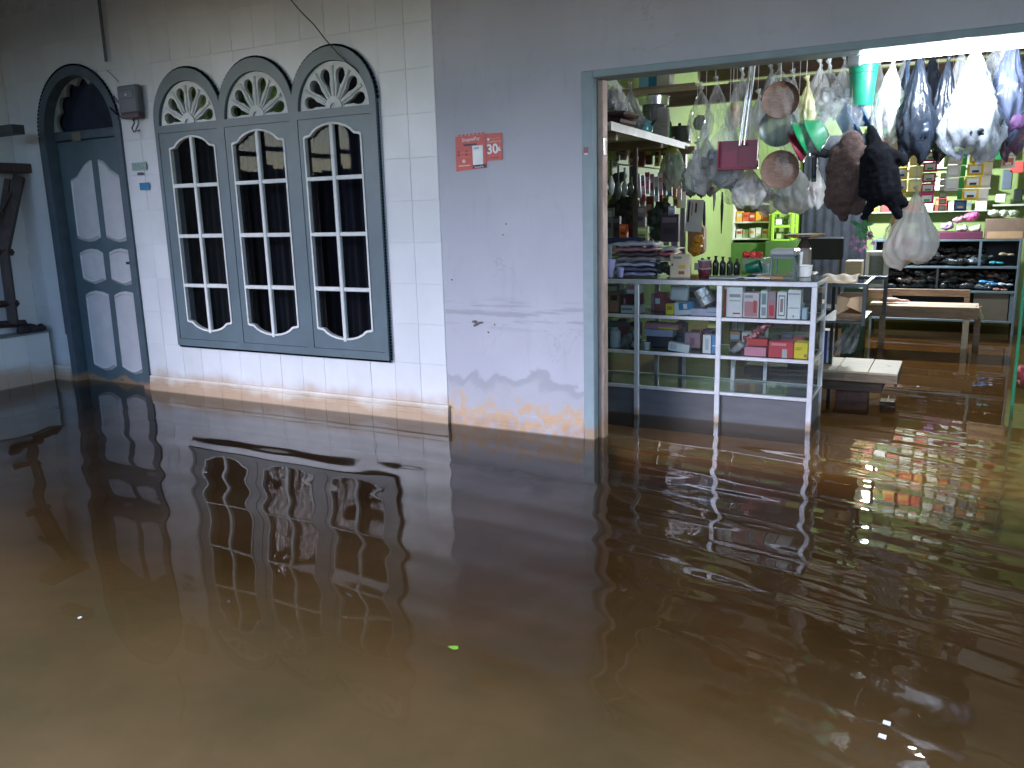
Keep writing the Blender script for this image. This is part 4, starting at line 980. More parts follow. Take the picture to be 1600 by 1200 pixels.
# kraft paper and box on the dark iron rack right of the counter
rk = thing('iron_rack', 'low dark iron rack right of the glass counter holding brown paper', 'rack', (-.5, 1.45, 0))
IR = C(50, 58, 60, .5)
ra = at(1352, 446, 1.15); rb_ = at(1385, 430, 1.75); rl = at(1285, 446, 1.15)
zr = ra.z
for (x_, y_) in ((ra.x, 1.15), (rb_.x, 1.75), (rl.x-.0, 1.75)):
    B().box(x_-.012, x_+.012, y_-.012, y_+.012, -.2 if x_ < -.6 else zr-.262, zr-.0125, .002).build('leg', IR, rk)
B().box(rl.x, ra.x+.012, 1.138, 1.162, zr-.012, zr+.012).build('rail', IR, rk)
B().box(rl.x, rb_.x+.012, 1.738, 1.762, zr-.012, zr+.012).build('rail', IR, rk)
B().box(ra.x-.011, ra.x+.011, 1.163, 1.737, zr-.011, zr+.011).build('rail', IR, rk)
B().box(rl.x, ra.x, 1.15, 1.75, zr-.25, zr-.235).build('rack_shelf', IR, rk)
v = []; f = []; n = 14
a0, a1 = at(1272, 430, 1.15).x, at(1334, 430, 1.15).x
for i in range(n+1):
    for j in range(7):
        t_ = i/n; y_ = 1.14+.5*j/6; z_ = zr+.018+.006*math.sin(i*1.1+j)+(.012 if j > 3 else 0)
        v.append((a0+(a1-a0)*t_+.01*math.sin(j), y_, z_))
for i in range(n):
    for j in range(6): f.append((i*7+j, (i+1)*7+j, (i+1)*7+j+1, i*7+j+1))
o = mesh('kraft_paper', v, f, mat('kraft paper sheet', (.62, .44, .26), .7, var=.15, scale=8, bump=.4, bscale=14), smooth=True); prop(o, 'sheets of brown kraft paper spread over the iron rack', 'paper')
so = o.modifiers.new('thick', 'SOLIDIFY'); so.thickness = .012
# open cardboard box hanging in the rack
x0, x1, z0, z1 = frame_at(1306, 450, 1347, 489, 1.14)
t = thing('cardboard_box', 'torn open brown cardboard box lying on its side in the iron rack', 'cardboard box', ((x0+x1)/2, 1.3, z0))
zb_ = zr-.234; hh = z1-z0
B().box(x0, x1, 1.20, 1.44, zb_, zb_+.006).build('bottom', KRAFT, t); B().box(x0, x0+.005, 1.20, 1.44, zb_+.0065, zb_+hh).build('side', KRAFT, t); B().box(x1-.005, x1, 1.20, 1.44, zb_+.0065, zb_+hh).build('side', KRAFT, t)
B().box(x0+.0055, x1-.0055, 1.42, 1.426, zb_+.0065, zb_+hh).build('back', KRAFT, t)
KL = mat('light kraft flap', (.60, .40, .24), .7, var=.1, bump=.2)
v = [(x0, 1.198, zb_+.03), (x1+.0, 1.190, zb_+.0), (x1, 1.12, zb_+.07), (x1-.02, 1.13, zb_+.16), (x0+.09, 1.17, zb_+.10), (x0+.01, 1.19, zb_+hh*.98)]
mesh('flap', [(x0, 1.195, zb_+.005), (x1, 1.185, zb_+.005), (x1+.01, 1.13, zb_+.05), (x0+.03, 1.15, zb_+.055)], [(0, 1, 2, 3)], KL, t)
mesh('flap', [(x0, 1.196, zb_+.03), (x0+.08, 1.15, zb_+.08), (x0+.09, 1.16, zb_+hh*.9), (x0+.0, 1.196, zb_+hh)], [(0, 1, 2, 3)], KL, t)
mesh('flap', [(x1, 1.196, zb_+.05), (x1-.09, 1.14, zb_+.10), (x1-.07, 1.15, zb_+hh*.95), (x1, 1.196, zb_+hh)], [(0, 1, 2, 3)], KL, t)
# carton and plastic sheet at the platform
carton('blue and white carton standing on the low platform beside the counter', (1283, 521, 1300, 572), 1.74, .12, C(215, 205, 200), zb=.245, bands=[(0, 0, .42, 1, C(45, 75, 150)), (.5, .2, .95, .35, C(200, 150, 160)), (.5, .5, .95, .6, C(190, 140, 150))], az=8)
v = []; f = []; n = 12
for i in range(n+1):
    t_ = i/n; a = at(1342-30*t_, 492+64*t_, 1.75); wd = .05+.05*t_
    for j in range(8):
        s_ = j/7-.5; v.append((a.x+wd*s_*2*.9, 1.78+.03*math.sin(j*2.2+i*.5)+.05*t_, a.z+.03*s_+.008*math.sin(j*3+i)))
for i in range(n):
    for j in range(7): f.append((i*8+j, (i+1)*8+j, (i+1)*8+j+1, i*8+j+1))
prop(mesh('plastic_sheet', v, f, GREYF, smooth=True), 'crumpled grey plastic sheet hanging from the iron rack down to the platform', 'plastic sheet')

# low wooden platform on bricks
pl = thing('wooden_platform', 'low platform of pale planks with dark edge standing in the water by the counter', 'platform', (-.8, 1.95, 0))
PX = [-1.34, -1.12, -.905, -.70, -.492, -.303]
for i in range(5):
    zt = .238+(.002 if i % 2 else 0)
    B().box(PX[i]+.0015, PX[i+1]-.0015, 1.52, 2.06, zt-.016, zt, .002).build('plank', PLY if i < 3 else mat('pale plywood warm %d' % i, (.66, .52+.02*(i == 3), .36), .6, var=.1, scale=4, stretch=(1, 6, 1)), pl)
p = at(1386, 571, 2.0); p = atz(1386, 571, .2405)
mesh('chip', [(p.x-.02, p.y+.05, .2405), (p.x+.012, p.y-.03, .2405), (p.x+.035, p.y-.01, .2405), (p.x+.005, p.y+.0, .2405)], [(0, 1, 2, 3)], C(70, 65, 45), pl)
B().box(-1.34, -.303, 1.522, 1.545, .165, .2215, .003).build('front_board', WOODM, pl)
B().box(-1.34, -.303, 2.03, 2.055, .14, .2215, .003).build('back_board', WOODD, pl)
B().box(-.325, -.305, 1.546, 2.029, .14, .221, .003).build('end_board', WOODD, pl)
B().box(-1.3, -.40, 1.58, 2.0, .085, .16, .004).build('underframe', WOODD, pl)
BR = mat('wet dark red brick', (.10, .045, .035), .6, var=.4, scale=14, bump=.3)
for (x_, y_, w_, lab) in ((-.60, 1.70, .22, 'wet dark brick supporting the platform near its right end'), (-.98, 1.66, .20, 'wet dark brick supporting the platform beside the counter post'), (-.62, 1.94, .22, 'wet dark brick supporting the platform at the back')):
    prop(B().box(x_-w_/2, x_+w_/2, y_-.055, y_+.055, -.2, .083, .005).build('brick', BR), lab, 'brick')
carton('pinkish stone block half under the platform', (1376, 598, 1400, 612), 1.85, .12, C(95, 75, 78), zb=-.1, name='stone_block')

# ------------------------------------------------------------------ left side of the shop: shelf, post and goods
shf = thing('wall_shelf', 'long pale board shelf on the left green wall carrying pots and trays', 'shelf', (-2.2, 1.3, 1.6))
v = [(-2.455, .17, 1.875), (-1.872, .17, 1.875), (-2.025, 2.32, 1.875), (-2.455, 2.32, 1.875)]
v = v+[(x_, y_, 1.897) for x_, y_, z_ in v]
mesh('shelf_board', v, [(3, 2, 1, 0), (4, 5, 6, 7), (0, 1, 5, 4), (1, 2, 6, 5), (2, 3, 7, 6), (3, 0, 4, 7)], mat('worn white shelf board', (.55, .53, .48), .6, var=.2, scale=6), shf)
mesh('shelf_edge', [(-1.8715, .17, 1.85), (-1.860, .17, 1.85), (-2.012, 2.32, 1.85), (-2.0235, 2.32, 1.85), (-1.8715, .17, 1.90), (-1.860, .17, 1.90), (-2.012, 2.32, 1.90), (-2.0235, 2.32, 1.90)], [(3, 2, 1, 0), (4, 5, 6, 7), (0, 1, 5, 4), (1, 2, 6, 5), (2, 3, 7, 6), (3, 0, 4, 7)], C(185, 180, 172), shf)
for y_ in (.5, 1.4, 2.25): B().box(-2.455, -1.95, y_-.02, y_+.02, 1.815, 1.8745, .003).build('bracket', WOODM, shf)
for u, Y, z1 in ((1068, 2.36, 1.9),):
    p = at(u, 300, Y)
    prop(B().box(p.x-.02, p.x+.02, Y-.02, Y+.02, -.2, 1.90, .003).build('steel_post', C(120, 120, 128, .4)), 'square grey steel post at the far end of the wall shelf', 'post')
p = at(984, 225, 1.25); prop(B().box(-2.10, -2.07, 1.2, 1.23, .95, 1.814, .002).build('wooden_strut', WOODD), 'dark wooden strut under the wall shelf near the jamb', 'strut')
# trays, bags and pots on the shelf
ZS = 1.8975
def onshelf(px, Y): x0, x1, z0, z1 = frame_at(*px, Y); return (x0+x1)/2, x1-x0, z1-z0
for k, (px, lab) in enumerate((((940, 179, 972, 190), 'lower dark brown lacquer tray on the wall shelf'), ((941, 169, 978, 178), 'upper dark brown lacquer tray on the wall shelf'))):
    carton(lab, px, .35, .25, C(62, 40, 45, .25), cat='tray', name='tray', zb=ZS+.001+k*.045, bev=.012)
bag('clear bag of stacked silver pans slumped on the wall shelf beside the jamb', 958, 122, 178, 54, .75, CLEARF, [(-6, 160, 14, C(110, 112, 118, .25), 1, 1, 1.3), (10, 172, 12, C(60, 62, 72, .25), 1, 1, 1)], 3, lean=0, cord=False, sag=.8, folds=11)
bag('dark grey plastic bag slumped against the pots on the wall shelf', 985, 140, 200, 34, .9, GREYF, [(0, 182, 12, C(60, 64, 75, .3))], 8, cord=False, sag=.75)
kt = at(1006, 196, 1.15); t = thing('kettle', 'small dark teal kettle with shiny lid near the middle of the wall shelf', 'kettle', (kt.x, 1.15, ZS))
autosmooth(B().lathe([(.045, 0), (.062, .015), (.066, .05), (.055, .085), (.03, .10), (.012, .106), (.012, .118), (.003, .12)], (kt.x, 1.15, ZS), 22).build('body', C(70, 135, 145, .15), t))
B().tube([(kt.x+.05, 1.14, ZS+.05), (kt.x+.09, 1.13, ZS+.09)], [.012, .007], 8).build('spout', C(35, 45, 60, .2), t)
B().tube([(kt.x-.05, 1.15, ZS+.08), (kt.x-.04, 1.15, ZS+.15), (kt.x+.04, 1.15, ZS+.15), (kt.x+.05, 1.15, ZS+.08)], .005, 6).build('handle', BLK, t)
t = cyl('plate_stack', 'tall stack of white plates in clear plastic on the wall shelf', 'plates', 1031, 166, 213, 30, 1.55, C(200, 200, 205), zb=ZS, prof=[(.7, 0)]+[(q_, k/22+e) for k in range(1, 21) for q_, e in ((1, 0), (.9, .022))]+[(.8, 1)])
cyl('bottle', 'slim green bottle behind the plate stack on the wall shelf', 'bottle', 1044, 166, 205, 11, 1.9, C(30, 120, 60, .25), zb=ZS, prof=[(.9, 0), (1, .05), (1, .7), (.5, .85), (.5, 1), (.2, 1)])
t = cyl('cooking_pot', 'grey lidded pot near the far end of the wall shelf', 'pot', 1062, 176, 200, 34, 2.05, C(75, 85, 85, .35), taper=.95, zb=ZS, lidm=C(70, 78, 78, .3))
B().lathe([(.01, .12), (.014, .135), (.01, .145)], (at(1062, 200, 2.05).x, 2.05, ZS), 10).build('knob', BLK, t)
cyl('cooking_pot', 'small white enamel pot at the far end of the wall shelf', 'pot', 1071, 203, 219, 20, 2.24, C(215, 218, 222), zb=ZS, taper=.95)
t = cyl('steamer', 'wide silver steamer rim high above the plate stack', 'steamer', 1022, 138, 152, 46, 1.55, STEEL, zb=2.13, taper=.96)
zz_ = 2.13; x_ = at(1022, 152, 1.55).x
B().lathe([(.08, -.115), (.085, -.11), (.085, 0), (.08, 0)], (x_, 1.55, zz_-.001), 20).build('base', C(110, 112, 116), t)
carton('pale blue carton on top near the lintel, left of the ceiling beam', (998, 116, 1013, 136), 1.75, .12, C(120, 165, 185), zb=None); carton('deep blue carton beside the pale blue one under the lintel', (1013, 114, 1026, 136), 1.75, .12, C(35, 100, 130)); carton('clear beige packet right of the deep blue carton under the lintel', (1026, 112, 1046, 134), 1.75, .12, C(165, 160, 145))
up = thing('upper_shelf', 'high board carrying the cartons under the lintel', 'shelf', (-2.2, 1.8, 2.2)); q = at(1020, 136, 1.75)
B().box(-2.455, -1.80, 1.70, 1.95, q.z-.022, q.z-.002, .002).build('board', WOODM, up); B().box(-2.455, -2.43, 1.72, 1.93, q.z-.15, q.z-.0225, .002).build('bracket', WOODM, up)
# green and pink cloth-like bag hung below the shelf end
bag('white bag of green and pink cloth with yellow knot hung from the shelf end', 1052, 224, 292, 34, 1.9, film('white green film', (.7, .78, .66), .6, .95), [(-6, 265, 11, C(180, 120, 135), .6, .6, 2), (6, 262, 12, C(120, 190, 120), .6, .6, 2)], 21, sag=.45, folds=7, cord=False)
p = at(1049, 232, 1.86); blob('yellow_knot', [(p.x, 1.86, p.z, .035, 1.1, .8, .8), (p.x+.03, 1.86, p.z-.01, .025)], C(200, 205, 90), voxel=.007, disp=.02, dscale=.02, label='yellow plastic knot on the bag at the shelf end', cat='knot')
# more stock pegged in rows over the left wall, so that little of the green shows
rnd = random.Random(23)
PK = [((205, 205, 210), 'white'), ((60, 60, 66), 'charcoal'), ((150, 60, 80), 'wine red'), ((110, 130, 150), 'steel blue'), ((175, 150, 120), 'sand'), ((70, 100, 80), 'bottle green'), ((210, 150, 170), 'candy pink'), ((130, 130, 126), 'mid grey'), ((215, 190, 90), 'straw yellow'), ((90, 70, 60), 'umber')]
for r, (v0, v1, hh) in enumerate(((232, 262, 24), (300, 330, 26), (330, 362, 28), (362, 392, 24))):
    for i in range(9):
        u = 948+13.2*i+rnd.uniform(-2, 2); k = (i*3+r*4) % 10; c_, nm_ = PK[k]
        if u > 1062: continue
        w_ = rnd.uniform(3.5, 5.5); vv = rnd.uniform(v0, v0+8)
        carton('%s peg pack, %s in the %s row pegged on the left green wall' % (nm_, ['first', 'second', 'third', 'fourth', 'fifth', 'sixth', 'seventh', 'eighth', 'ninth'][i], ['top', 'second', 'third', 'lowest'][r]), (u-w_, vv, u+w_, vv+hh*rnd.uniform(.7, 1.1)), 1.75+.06*i, .03, C(*c_, .35), name='peg_pack', cat='packet',
               bands=[(.08, .05, .92, .3, C(*PK[(k+3) % 10][0])), (.2, .45, .8, .8, C(*PK[(k+7) % 10][0]))], ay=rnd.uniform(-6, 6))
# utensils on hooks along the left wall
rail = thing('hook_rail', 'thin rail of hooks under the wall shelf', 'rail', (-2.2, 1.4, 1.6))
B().tube([(-2.12, .35, 1.70), (-2.20, 2.2, 1.70)], .006, 6).build('bar', STEEL, rail)
for y_ in (.4, 1.3, 2.15): B().tube([(-2.13-.04*(y_-.35), y_, 1.70), (-2.13-.04*(y_-.35), y_, 1.815)], .004, 5).build('hanger', STEEL, rail)
def utensil(label, u, v0, v1, Y, hm, bm_, wpx=9):
    a = at(u, v0, Y); b_ = at(u, v1, Y); px = (at(u+10, v0, Y).x-at(u-10, v0, Y).x)/20; L = a.z-b_.z; w_ = wpx*px/2
    t = thing('ladle', label, 'ladle', (a.x, Y, b_.z))
    B().tube([(a.x, Y, a.z), (a.x, Y, a.z-L*.45)], [.008, .006], 7).build('handle', hm, t)
    autosmooth(B().lathe([(.004, 0), (w_*.6, L*.06), (w_, L*.24), (w_*.9, L*.38), (w_*.5, L*.5), (.006, L*.56)], (a.x, Y, b_.z), 14).build('bowl', bm_, t))
SG = C(150, 152, 150, .25)
for i, (u, v0, v1, Y, lab) in enumerate(((945, 262, 305, .55, 'steel ladle hung nearest the jamb'), (955, 250, 306, .7, 'black-handled ladle, second from the jamb'), (966, 258, 312, .85, 'black-handled spatula, third from the jamb'), (976, 262, 308, 1.0, 'grey skimmer, fourth from the jamb'), (985, 264, 306, 1.15, 'dark skimmer beside the blue card, under the wall shelf'))):
    utensil(lab, u, v0, v1, Y, BLK if i in (1, 2, 4) else SG, SG if i % 2 else C(80, 82, 84, .3), 10)
carton('blue blister card under the wall shelf', (983, 260, 992, 300), 1.3, .012, C(60, 85, 140), name='blister_card', cat='card', bands=[(.1, .4, .9, .95, C(170, 190, 180))])
cols = [(220, 215, 220), (170, 60, 90), (200, 205, 215), (190, 190, 200), (235, 225, 235), (215, 130, 160), (110, 160, 130), (70, 120, 170), (225, 150, 90)]
desc = ['white and red', 'crimson', 'silver', 'pale grey', 'white', 'rose pink', 'leaf green', 'mid blue', 'orange']
rnd = random.Random(4)
us = [997, 1004, 1011, 1018, 1025, 1031, 1038, 1046, 1054, 1061]
for k, u in enumerate(us):
    c_ = cols[k % 9]; Y = 1.35+.09*k
    v0 = 272+rnd.randint(-4, 4)
    carton('slim %s packet hung under the wall shelf, number of its row between blue card and post' % desc[k % 9] if False else ['slim %s blister packet hanging in the row right of the blue card' % desc[k % 9]][0] if k != 9 else 'slim white packet hanging against the steel post', (u-3, v0, u+3.5, v0+38+rnd.randint(-4, 3)), Y, .02, C(*c_), name='blister_pack', cat='packet', bands=[(0, 0, 1, .22, C(*cols[(k*4+2) % 9])), (.15, .4, .85, .75, C(*cols[(k*5+4) % 9]))], ay=rnd.uniform(-4, 4))
# second layer of goods lower on the left wall
low = [((942, 325, 958, 370), (120, 115, 110), 'grey brown flat pack leaning at the jamb above the book stack'), ((958, 338, 968, 372), (60, 45, 50), 'dark maroon case above the book stack'),
       ((967, 350, 979, 374), (225, 95, 40), 'bright orange packet above the book stack'), ((991, 322, 1008, 355), (140, 125, 120), 'stack of grey spring shapes hung above the trays'), ((993, 355, 1012, 376), (205, 210, 130), 'yellow green flat pack above the trays'),
       ((1044, 322, 1054, 344), (190, 185, 200), 'silver grey watch-like card hung near the post'), ((1032, 335, 1060, 378), (70, 50, 60), 'dark plum bag behind the post')]
for px, c_, lab in low:
    carton(lab, px, 1.25, .04, C(*c_), name='hanging_pack', cat='packet', bands=[(.1, .1, .9, .3, C(*[min(255, x_+50) for x_ in c_])), (.2, .5, .8, .7, C(*[int(x_*.6) for x_ in c_]))])
back = [((944, 272, 972, 322), (72, 74, 76), 'grey hanging net bag near the jamb'), ((972, 282, 992, 318), (95, 98, 95), 'clear pouch of dark clips hanging by the blue card'), ((944, 318, 990, 345), (58, 50, 50), 'dark brown roll hanging above the flat pack'), ((1008, 318, 1040, 372), (45, 60, 48), 'dark green cloth bundle hanging behind the trays'), ((972, 345, 996, 375), (95, 40, 45), 'dark red folded bag above the books')]
for px, c_, lab in back:
    x0, x1, z0, z1 = frame_at(*px, 1.45)
    n = 5; sp = [((x0+x1)/2+(x1-x0)*.25*math.sin(k*2), 1.5, z0+(z1-z0)*(k+.5)/n, (x1-x0)*.42, 1, .5, .7) for k in range(n)]
    blob('hanging_bundle', sp, C(*c_, .5, var=.5, scale=40, bump=.5), voxel=.010, disp=.04, dscale=.03, label=lab, cat='bundle')
# green funnel and card with white sheet right of the post
p = at(1072, 345, 2.3)
carton('white price sheet hung on the steel post', (1055, 300, 1072, 325), 2.28, .003, C(240, 240, 240), name='price_sheet', cat='sheet')
carton('long white printed sheet hanging right of the steel post', (1072, 312, 1098, 362), 2.2, .003, C(232, 232, 236), name='printed_sheet', cat='sheet', bands=[(.08, .05, .2, .7, C(60, 60, 70)), (.5, .1, .62, .4, C(90, 90, 100)), (.3, .1, .36, .5, C(150, 150, 160))], ay=4)
carton('tall brown sack standing right of the steel post', (1073, 352, 1098, 398), 2.5, .15, C(150, 115, 95), name='sack', cat='sack', bev=.03)
blob('snack_bag', [(at(u, v, 2.3).x, 2.3, at(u, v, 2.3).z, .045) for u, v in ((1088, 385), (1092, 375), (1086, 392))], C(225, 160, 50, .4, var=.4, scale=30), voxel=.008, disp=.04, dscale=.02, label='orange yellow bag of snacks in front of the brown sack', cat='snack bag')
blob('flower_bunch', [(at(u, v, 1.9).x, 1.9+.02*(u % 3), at(u, v, 1.9).z, .035) for u, v in ((1078, 300), (1088, 294), (1098, 290), (1108, 298), (1094, 302), (1104, 288))], C(170, 60, 95, .6, var=.6, scale=40), voxel=.008, disp=.06, dscale=.02, label='crimson artificial flowers bunched under the clear bags', cat='flowers')
# knives / tools on green wall
for (u, v0, v1, lab) in ((1129, 300, 365, 'long dark knife hanging on the green wall'), (1117, 296, 330, 'short pale tool hanging on the green wall'), (1101, 315, 395, 'dark grey strap hanging beside the printed sheet')):
    a = at(u, v0, 3.0); b_ = at(u-2, v1, 3.0)
    prop(B().tube([(a.x, 3, a.z), (a.x, 3, (a.z*2+b_.z)/3), (b_.x, 3, b_.z)], [.008, .016, .004], 6).build('tool', C(60, 62, 66) if v0 != 296 else C(180, 185, 190)), lab, 'tool')
    B().tube([(a.x, 3, a.z), (a.x, 3, 2.35)], .0015, 4).build('string', C(90, 90, 90), bpy.data.objects[bpy.data.objects[-1].name] if False else None) if False else None

# ------------------------------------------------------------------ white shelves with boxed goods and lime ladder shelf
ws = thing('white_shelves', 'white wall shelves crowded with boxed goods beside the dark doorway', 'shelf', (-1.9, 5.8, .9))
Yw = 5.75
x0, x1, _, _ = frame_at(1148, 300, 1202, 340, Yw)
for vv in (296, 318, 346, 372):
    z_ = at(1175, vv, Yw).z; B().box(x0, x1, Yw, Yw+.25, z_-.02, z_, .002).build('shelf_board', C(235, 238, 225), ws)
B().box(x0-.02, x0-.0005, Yw, Yw+.26, at(1175, 374, Yw).z-.01, at(1175, 280, Yw).z).build('upright', C(235, 238, 225), ws); B().box(x1+.0005, x1+.02, Yw, Yw+.26, at(1175, 374, Yw).z-.01, at(1175, 280, Yw).z).build('upright', C(200, 220, 120), ws)
pal = [((235, 180, 60), 'amber'), ((225, 225, 215), 'white'), ((225, 110, 70), 'orange red'), ((210, 215, 190), 'ivory'), ((190, 60, 50), 'red'), ((200, 205, 150), 'pale lime')]
rws = ['top', 'second', 'third', 'bottom']
k = 0
for r, vv in enumerate((296, 318, 346, 372)):
    n = 5; wpx = 50/n
    for i in range(n):
        h = (13, 15, 16, 14)[(i+r) % 4]; c_, nm_ = pal[(i*2+r*3) % 6]
        carton('%s packet on the %s white shelf by the doorway%s' % (nm_, rws[r], ', at its left end' if i == 0 else ', at its right end' if i == n-1 else ', %s in the row' % ['', 'second', 'third', 'fourth'][i]), (1150+wpx*i+.6, vv-h, 1150+wpx*(i+1)-.6, vv), Yw+.05, .10, C(*c_), zb=at(1175, vv, Yw).z+.001, bands=[(.1, .25, .9, .55, C(*pal[(i+r+1) % 6][0]))], name='packet')
ld = thing('lime_rack', 'lime green slatted rack standing beside the dark doorway', 'rack', (-1.4, 5.6, 0)); Yl = 5.6
x0, x1, _, z1 = frame_at(1205, 328, 1240, 376, Yl); z0 = at(1220, 376, Yl).z
LM = C(160, 205, 60)
for x_ in (x0, x1-.03): B().box(x_, x_+.03, Yl, Yl+.03, z0-.0, z1, .003).build('upright', LM, ld); B().box(x_, x_+.03, Yl+.3, Yl+.33, z0, z1, .003).build('upright', LM, ld)
for vv in (331, 352, 374):
    z_ = at(1222, vv, Yl).z; B().box(x0+.0305, x1-.0305, Yl+.005, Yl+.32, z_-.03, z_, .003).build('slat', LM, ld)
for i, (px, c_, lab) in enumerate((((1212, 340, 1222, 351), (235, 235, 225), 'white jar on the upper slat of the lime rack'), ((1224, 342, 1232, 351), (90, 110, 70), 'dark green pack on the upper slat of the lime rack'), ((1213, 364, 1225, 373), (190, 200, 160), 'pale pack on the lower slat of the lime rack'), ((1226, 363, 1234, 373), (70, 90, 60), 'mossy green tin on the lower slat of the lime rack'))):
    carton(lab, px, Yl+.08, .1, C(*c_), name='packet')
lb = B(); lb.box(x0-.05, x1+.05, Yl-.05, 6.0, -.2, z0-.001, .004); prop(lb.build('green_cupboard', C(70, 105, 50)), 'plain green cupboard under the lime rack', 'cupboard')
lb = B(); lb.box(frame_at(1146, 0, 1202, 10, 5.7)[0], x0-.055, 5.7, 6.0, -.2, at(1175, 374, Yw).z-.04, .004); prop(lb.build('green_cupboard', C(80, 120, 55)), 'plain green cupboard under the white shelves', 'cupboard')
# chair in front of the doorway
ch = thing('office_chair', 'dark mesh-backed chair standing in front of the doorway', 'chair', (at(1280, 400, 4.2).x, 4.2, 0)); cx_ = at(1280, 400, 4.2).x; zc_ = at(1280, 400, 4.2).z
B().box(cx_-.2, cx_+.2, 4.4, 4.44, zc_-.05, zc_+.18, .03).build('backrest', C(45, 48, 55, .8), ch)
B().box(cx_-.2, cx_+.2, 4.0, 4.4, .32, .38, .02).build('seat', C(35, 37, 42, .8), ch)
for sx_ in (-.18, .18):
    for y_ in (4.03, 4.38): B().tube([(cx_+sx_, y_, -.2), (cx_+sx_, y_, .32)], .015, 8).build('leg', C(50, 50, 55), ch)
    B().tube([(cx_+sx_, 4.42, .34), (cx_+sx_, 4.42, zc_)], .012, 8).build('back_support', C(50, 50, 55), ch)
carton('cream cardboard box standing right of the doorway', (1320, 408, 1346, 432), 3.9, .2, C(205, 185, 155), name='carton')
carton('green cloth covered stool under the cream box', (1316, 432, 1350, 560), 3.9, .3, C(45, 75, 50), name='stool', cat='stool', zb=-.2)
# white framed little showcase leaning
wc = thing('small_showcase', 'small white framed showcase with glass front standing on the bench end', 'showcase', (at(1368, 448, 4.3).x, 4.35, at(1368, 448, 4.3).z))
x0, x1, z0, z1 = frame_at(1352, 393, 1388, 449, 4.3)
for (a, b_, c_, d_) in ((x0, x0+.035, z0, z1), (x1-.045, x1, z0, z1), (x0+.0355, x1-.0455, z1-.04, z1), (x0+.0355, x1-.0455, z0, z0+.035)): B().box(a, b_, 4.28, 4.32, c_, d_, .004).build('frame', C(200, 202, 205), wc)
B().box(x0+.01, x1-.01, 4.33, 4.50, z0, z1, .004).build('body', C(150, 155, 150), wc)
mesh('glass_pane', [(x0+.035, 4.30, z0+.035), (x1-.045, 4.30, z0+.035), (x1-.045, 4.30, z1-.04), (x0+.035, 4.30, z1-.04)], [(0, 1, 2, 3)], CASEG, wc)

# ------------------------------------------------------------------ wooden bench
YB = 4.25
x0, x1, z0, z1 = frame_at(1356, 479, 1530, 497, YB); zt = z1
bn = thing('wooden_bench', 'worn wooden bench with low open back in front of the dark shelves', 'bench', ((x0+x1)/2, YB+.2, 0))
for k in range(3): B().box(x0, x1, YB+.02+.135*k, YB+.15+.135*k, zt-.022+.002*(k % 2), zt+.002*(k % 2), .004).build('seat_board', mat('pale worn seat board', (.50, .38, .27), .65, var=.3, scale=5, stretch=(1, 8, 8), bump=.2), bn)
B().box(x0, x1, YB, YB+.019, z0, zt, .004).build('apron', WOODM, bn)
for x_, m_ in ((at(1378, 500, YB).x, WOODM), (at(1508, 520, YB).x, mat('pale bench leg', (.55, .46, .34), .6, var=.2, scale=8)), (at(1526, 520, YB+.3).x, WOODM)):
    yy = YB+.03 if x_ != at(1526, 520, YB+.3).x else YB+.33
    B().box(x_-.028, x_+.028, yy, yy+.05, -.2, z0-.001 if yy < YB+.1 else zt-.023, .005).build('leg', m_, bn)
xa, xb_ = at(1386, 460, YB+.42).x, at(1516, 460, YB+.42).x; za, zb_ = at(1450, 481, YB+.42).z, at(1450, 452, YB+.42).z
B().box(xa, xb_, YB+.43, YB+.46, zb_-.07, zb_, .004).build('back_rail', WOODM, bn)
for x_ in (xa, xb_-.05): B().box(x_, x_+.05, YB+.4305, YB+.4595, zt+.003, zb_-.0705, .003).build('back_post', WOODM, bn)
B().box(xa-.25, xa-.005, YB+.40, YB+.47, zt+.003, zb_-.01, .004).build('arm_box', WOODM, bn)
p = at(1450, 471, YB+.3)
ell = [(p.x-.35+.01, YB+.2, zt+.035, .03, 3.4, 1.6, .9), (p.x-.22, YB+.2, zt+.03, .02, 3.5, 1.4, .7)]
blob('folded_cloth', ell, C(190, 140, 125), voxel=.01, label='folded dull pink cloth lying on the left of the bench seat', cat='cloth')
p = at(1534, 478, YB-.02); v = []; f = []
for i in range(9):
    for j in range(6):
        v.append((x1-.04+.09*(i/8)*(.6+.1*j)+.008*math.sin(j*2+i), YB+.02+.05*j+.01*math.sin(i), zt+.010-(max(0, i-2)*.022)+.004*math.sin(j*1.7+i)))
for i in range(8):
    for j in range(5): f.append((i*6+j, (i+1)*6+j, (i+1)*6+j+1, i*6+j+1))
prop(mesh('white_cloth', v, f, MILKF, smooth=True), 'scrap of white plastic draped over the right end of the bench', 'plastic sheet')

# ------------------------------------------------------------------ dark shelves at the back
YC = 5.35
bc = thing('shoe_shelves', 'blue grey shelf unit packed with dark wrapped shoes at the back of the shop', 'shelf unit', (.2, 5.5, 0))
x0, x1, z0, z1 = frame_at(1362, 372, 1592, 500, YC); z1 = at(1480, 374, YC).z; z0 = at(1480, 499, YC).z
FRM = C(85, 100, 108, .45)
zmid = [at(1480, 416, YC).z, at(1480, 454, YC).z]
for z_, nm_ in ((z1, 'top_board'), (zmid[0], 'shelf'), (zmid[1], 'shelf'), (z0, 'bottom_board')): B().box(x0+.0255, x1-.0255, YC, YC+.42, z_-.022, z_, .002).build(nm_, FRM, bc)
for x_ in (x0, x1-.025): B().box(x_, x_+.025, YC-.005, YC+.42, -.2, z1, .003).build('upright', FRM, bc)
for u in (1531, ): x_ = at(u, 400, YC).x; B().box(x_-.012, x_+.012, YC+.001, YC+.03, zmid[0]+.001, z1-.023).build('divider', FRM, bc)
for u in (1467, ): x_ = at(u, 400, YC).x; B().box(x_-.010, x_+.010, YC+.001, YC+.03, zmid[1]+.001, zmid[0]-.023).build('divider', C(40, 44, 50), bc)
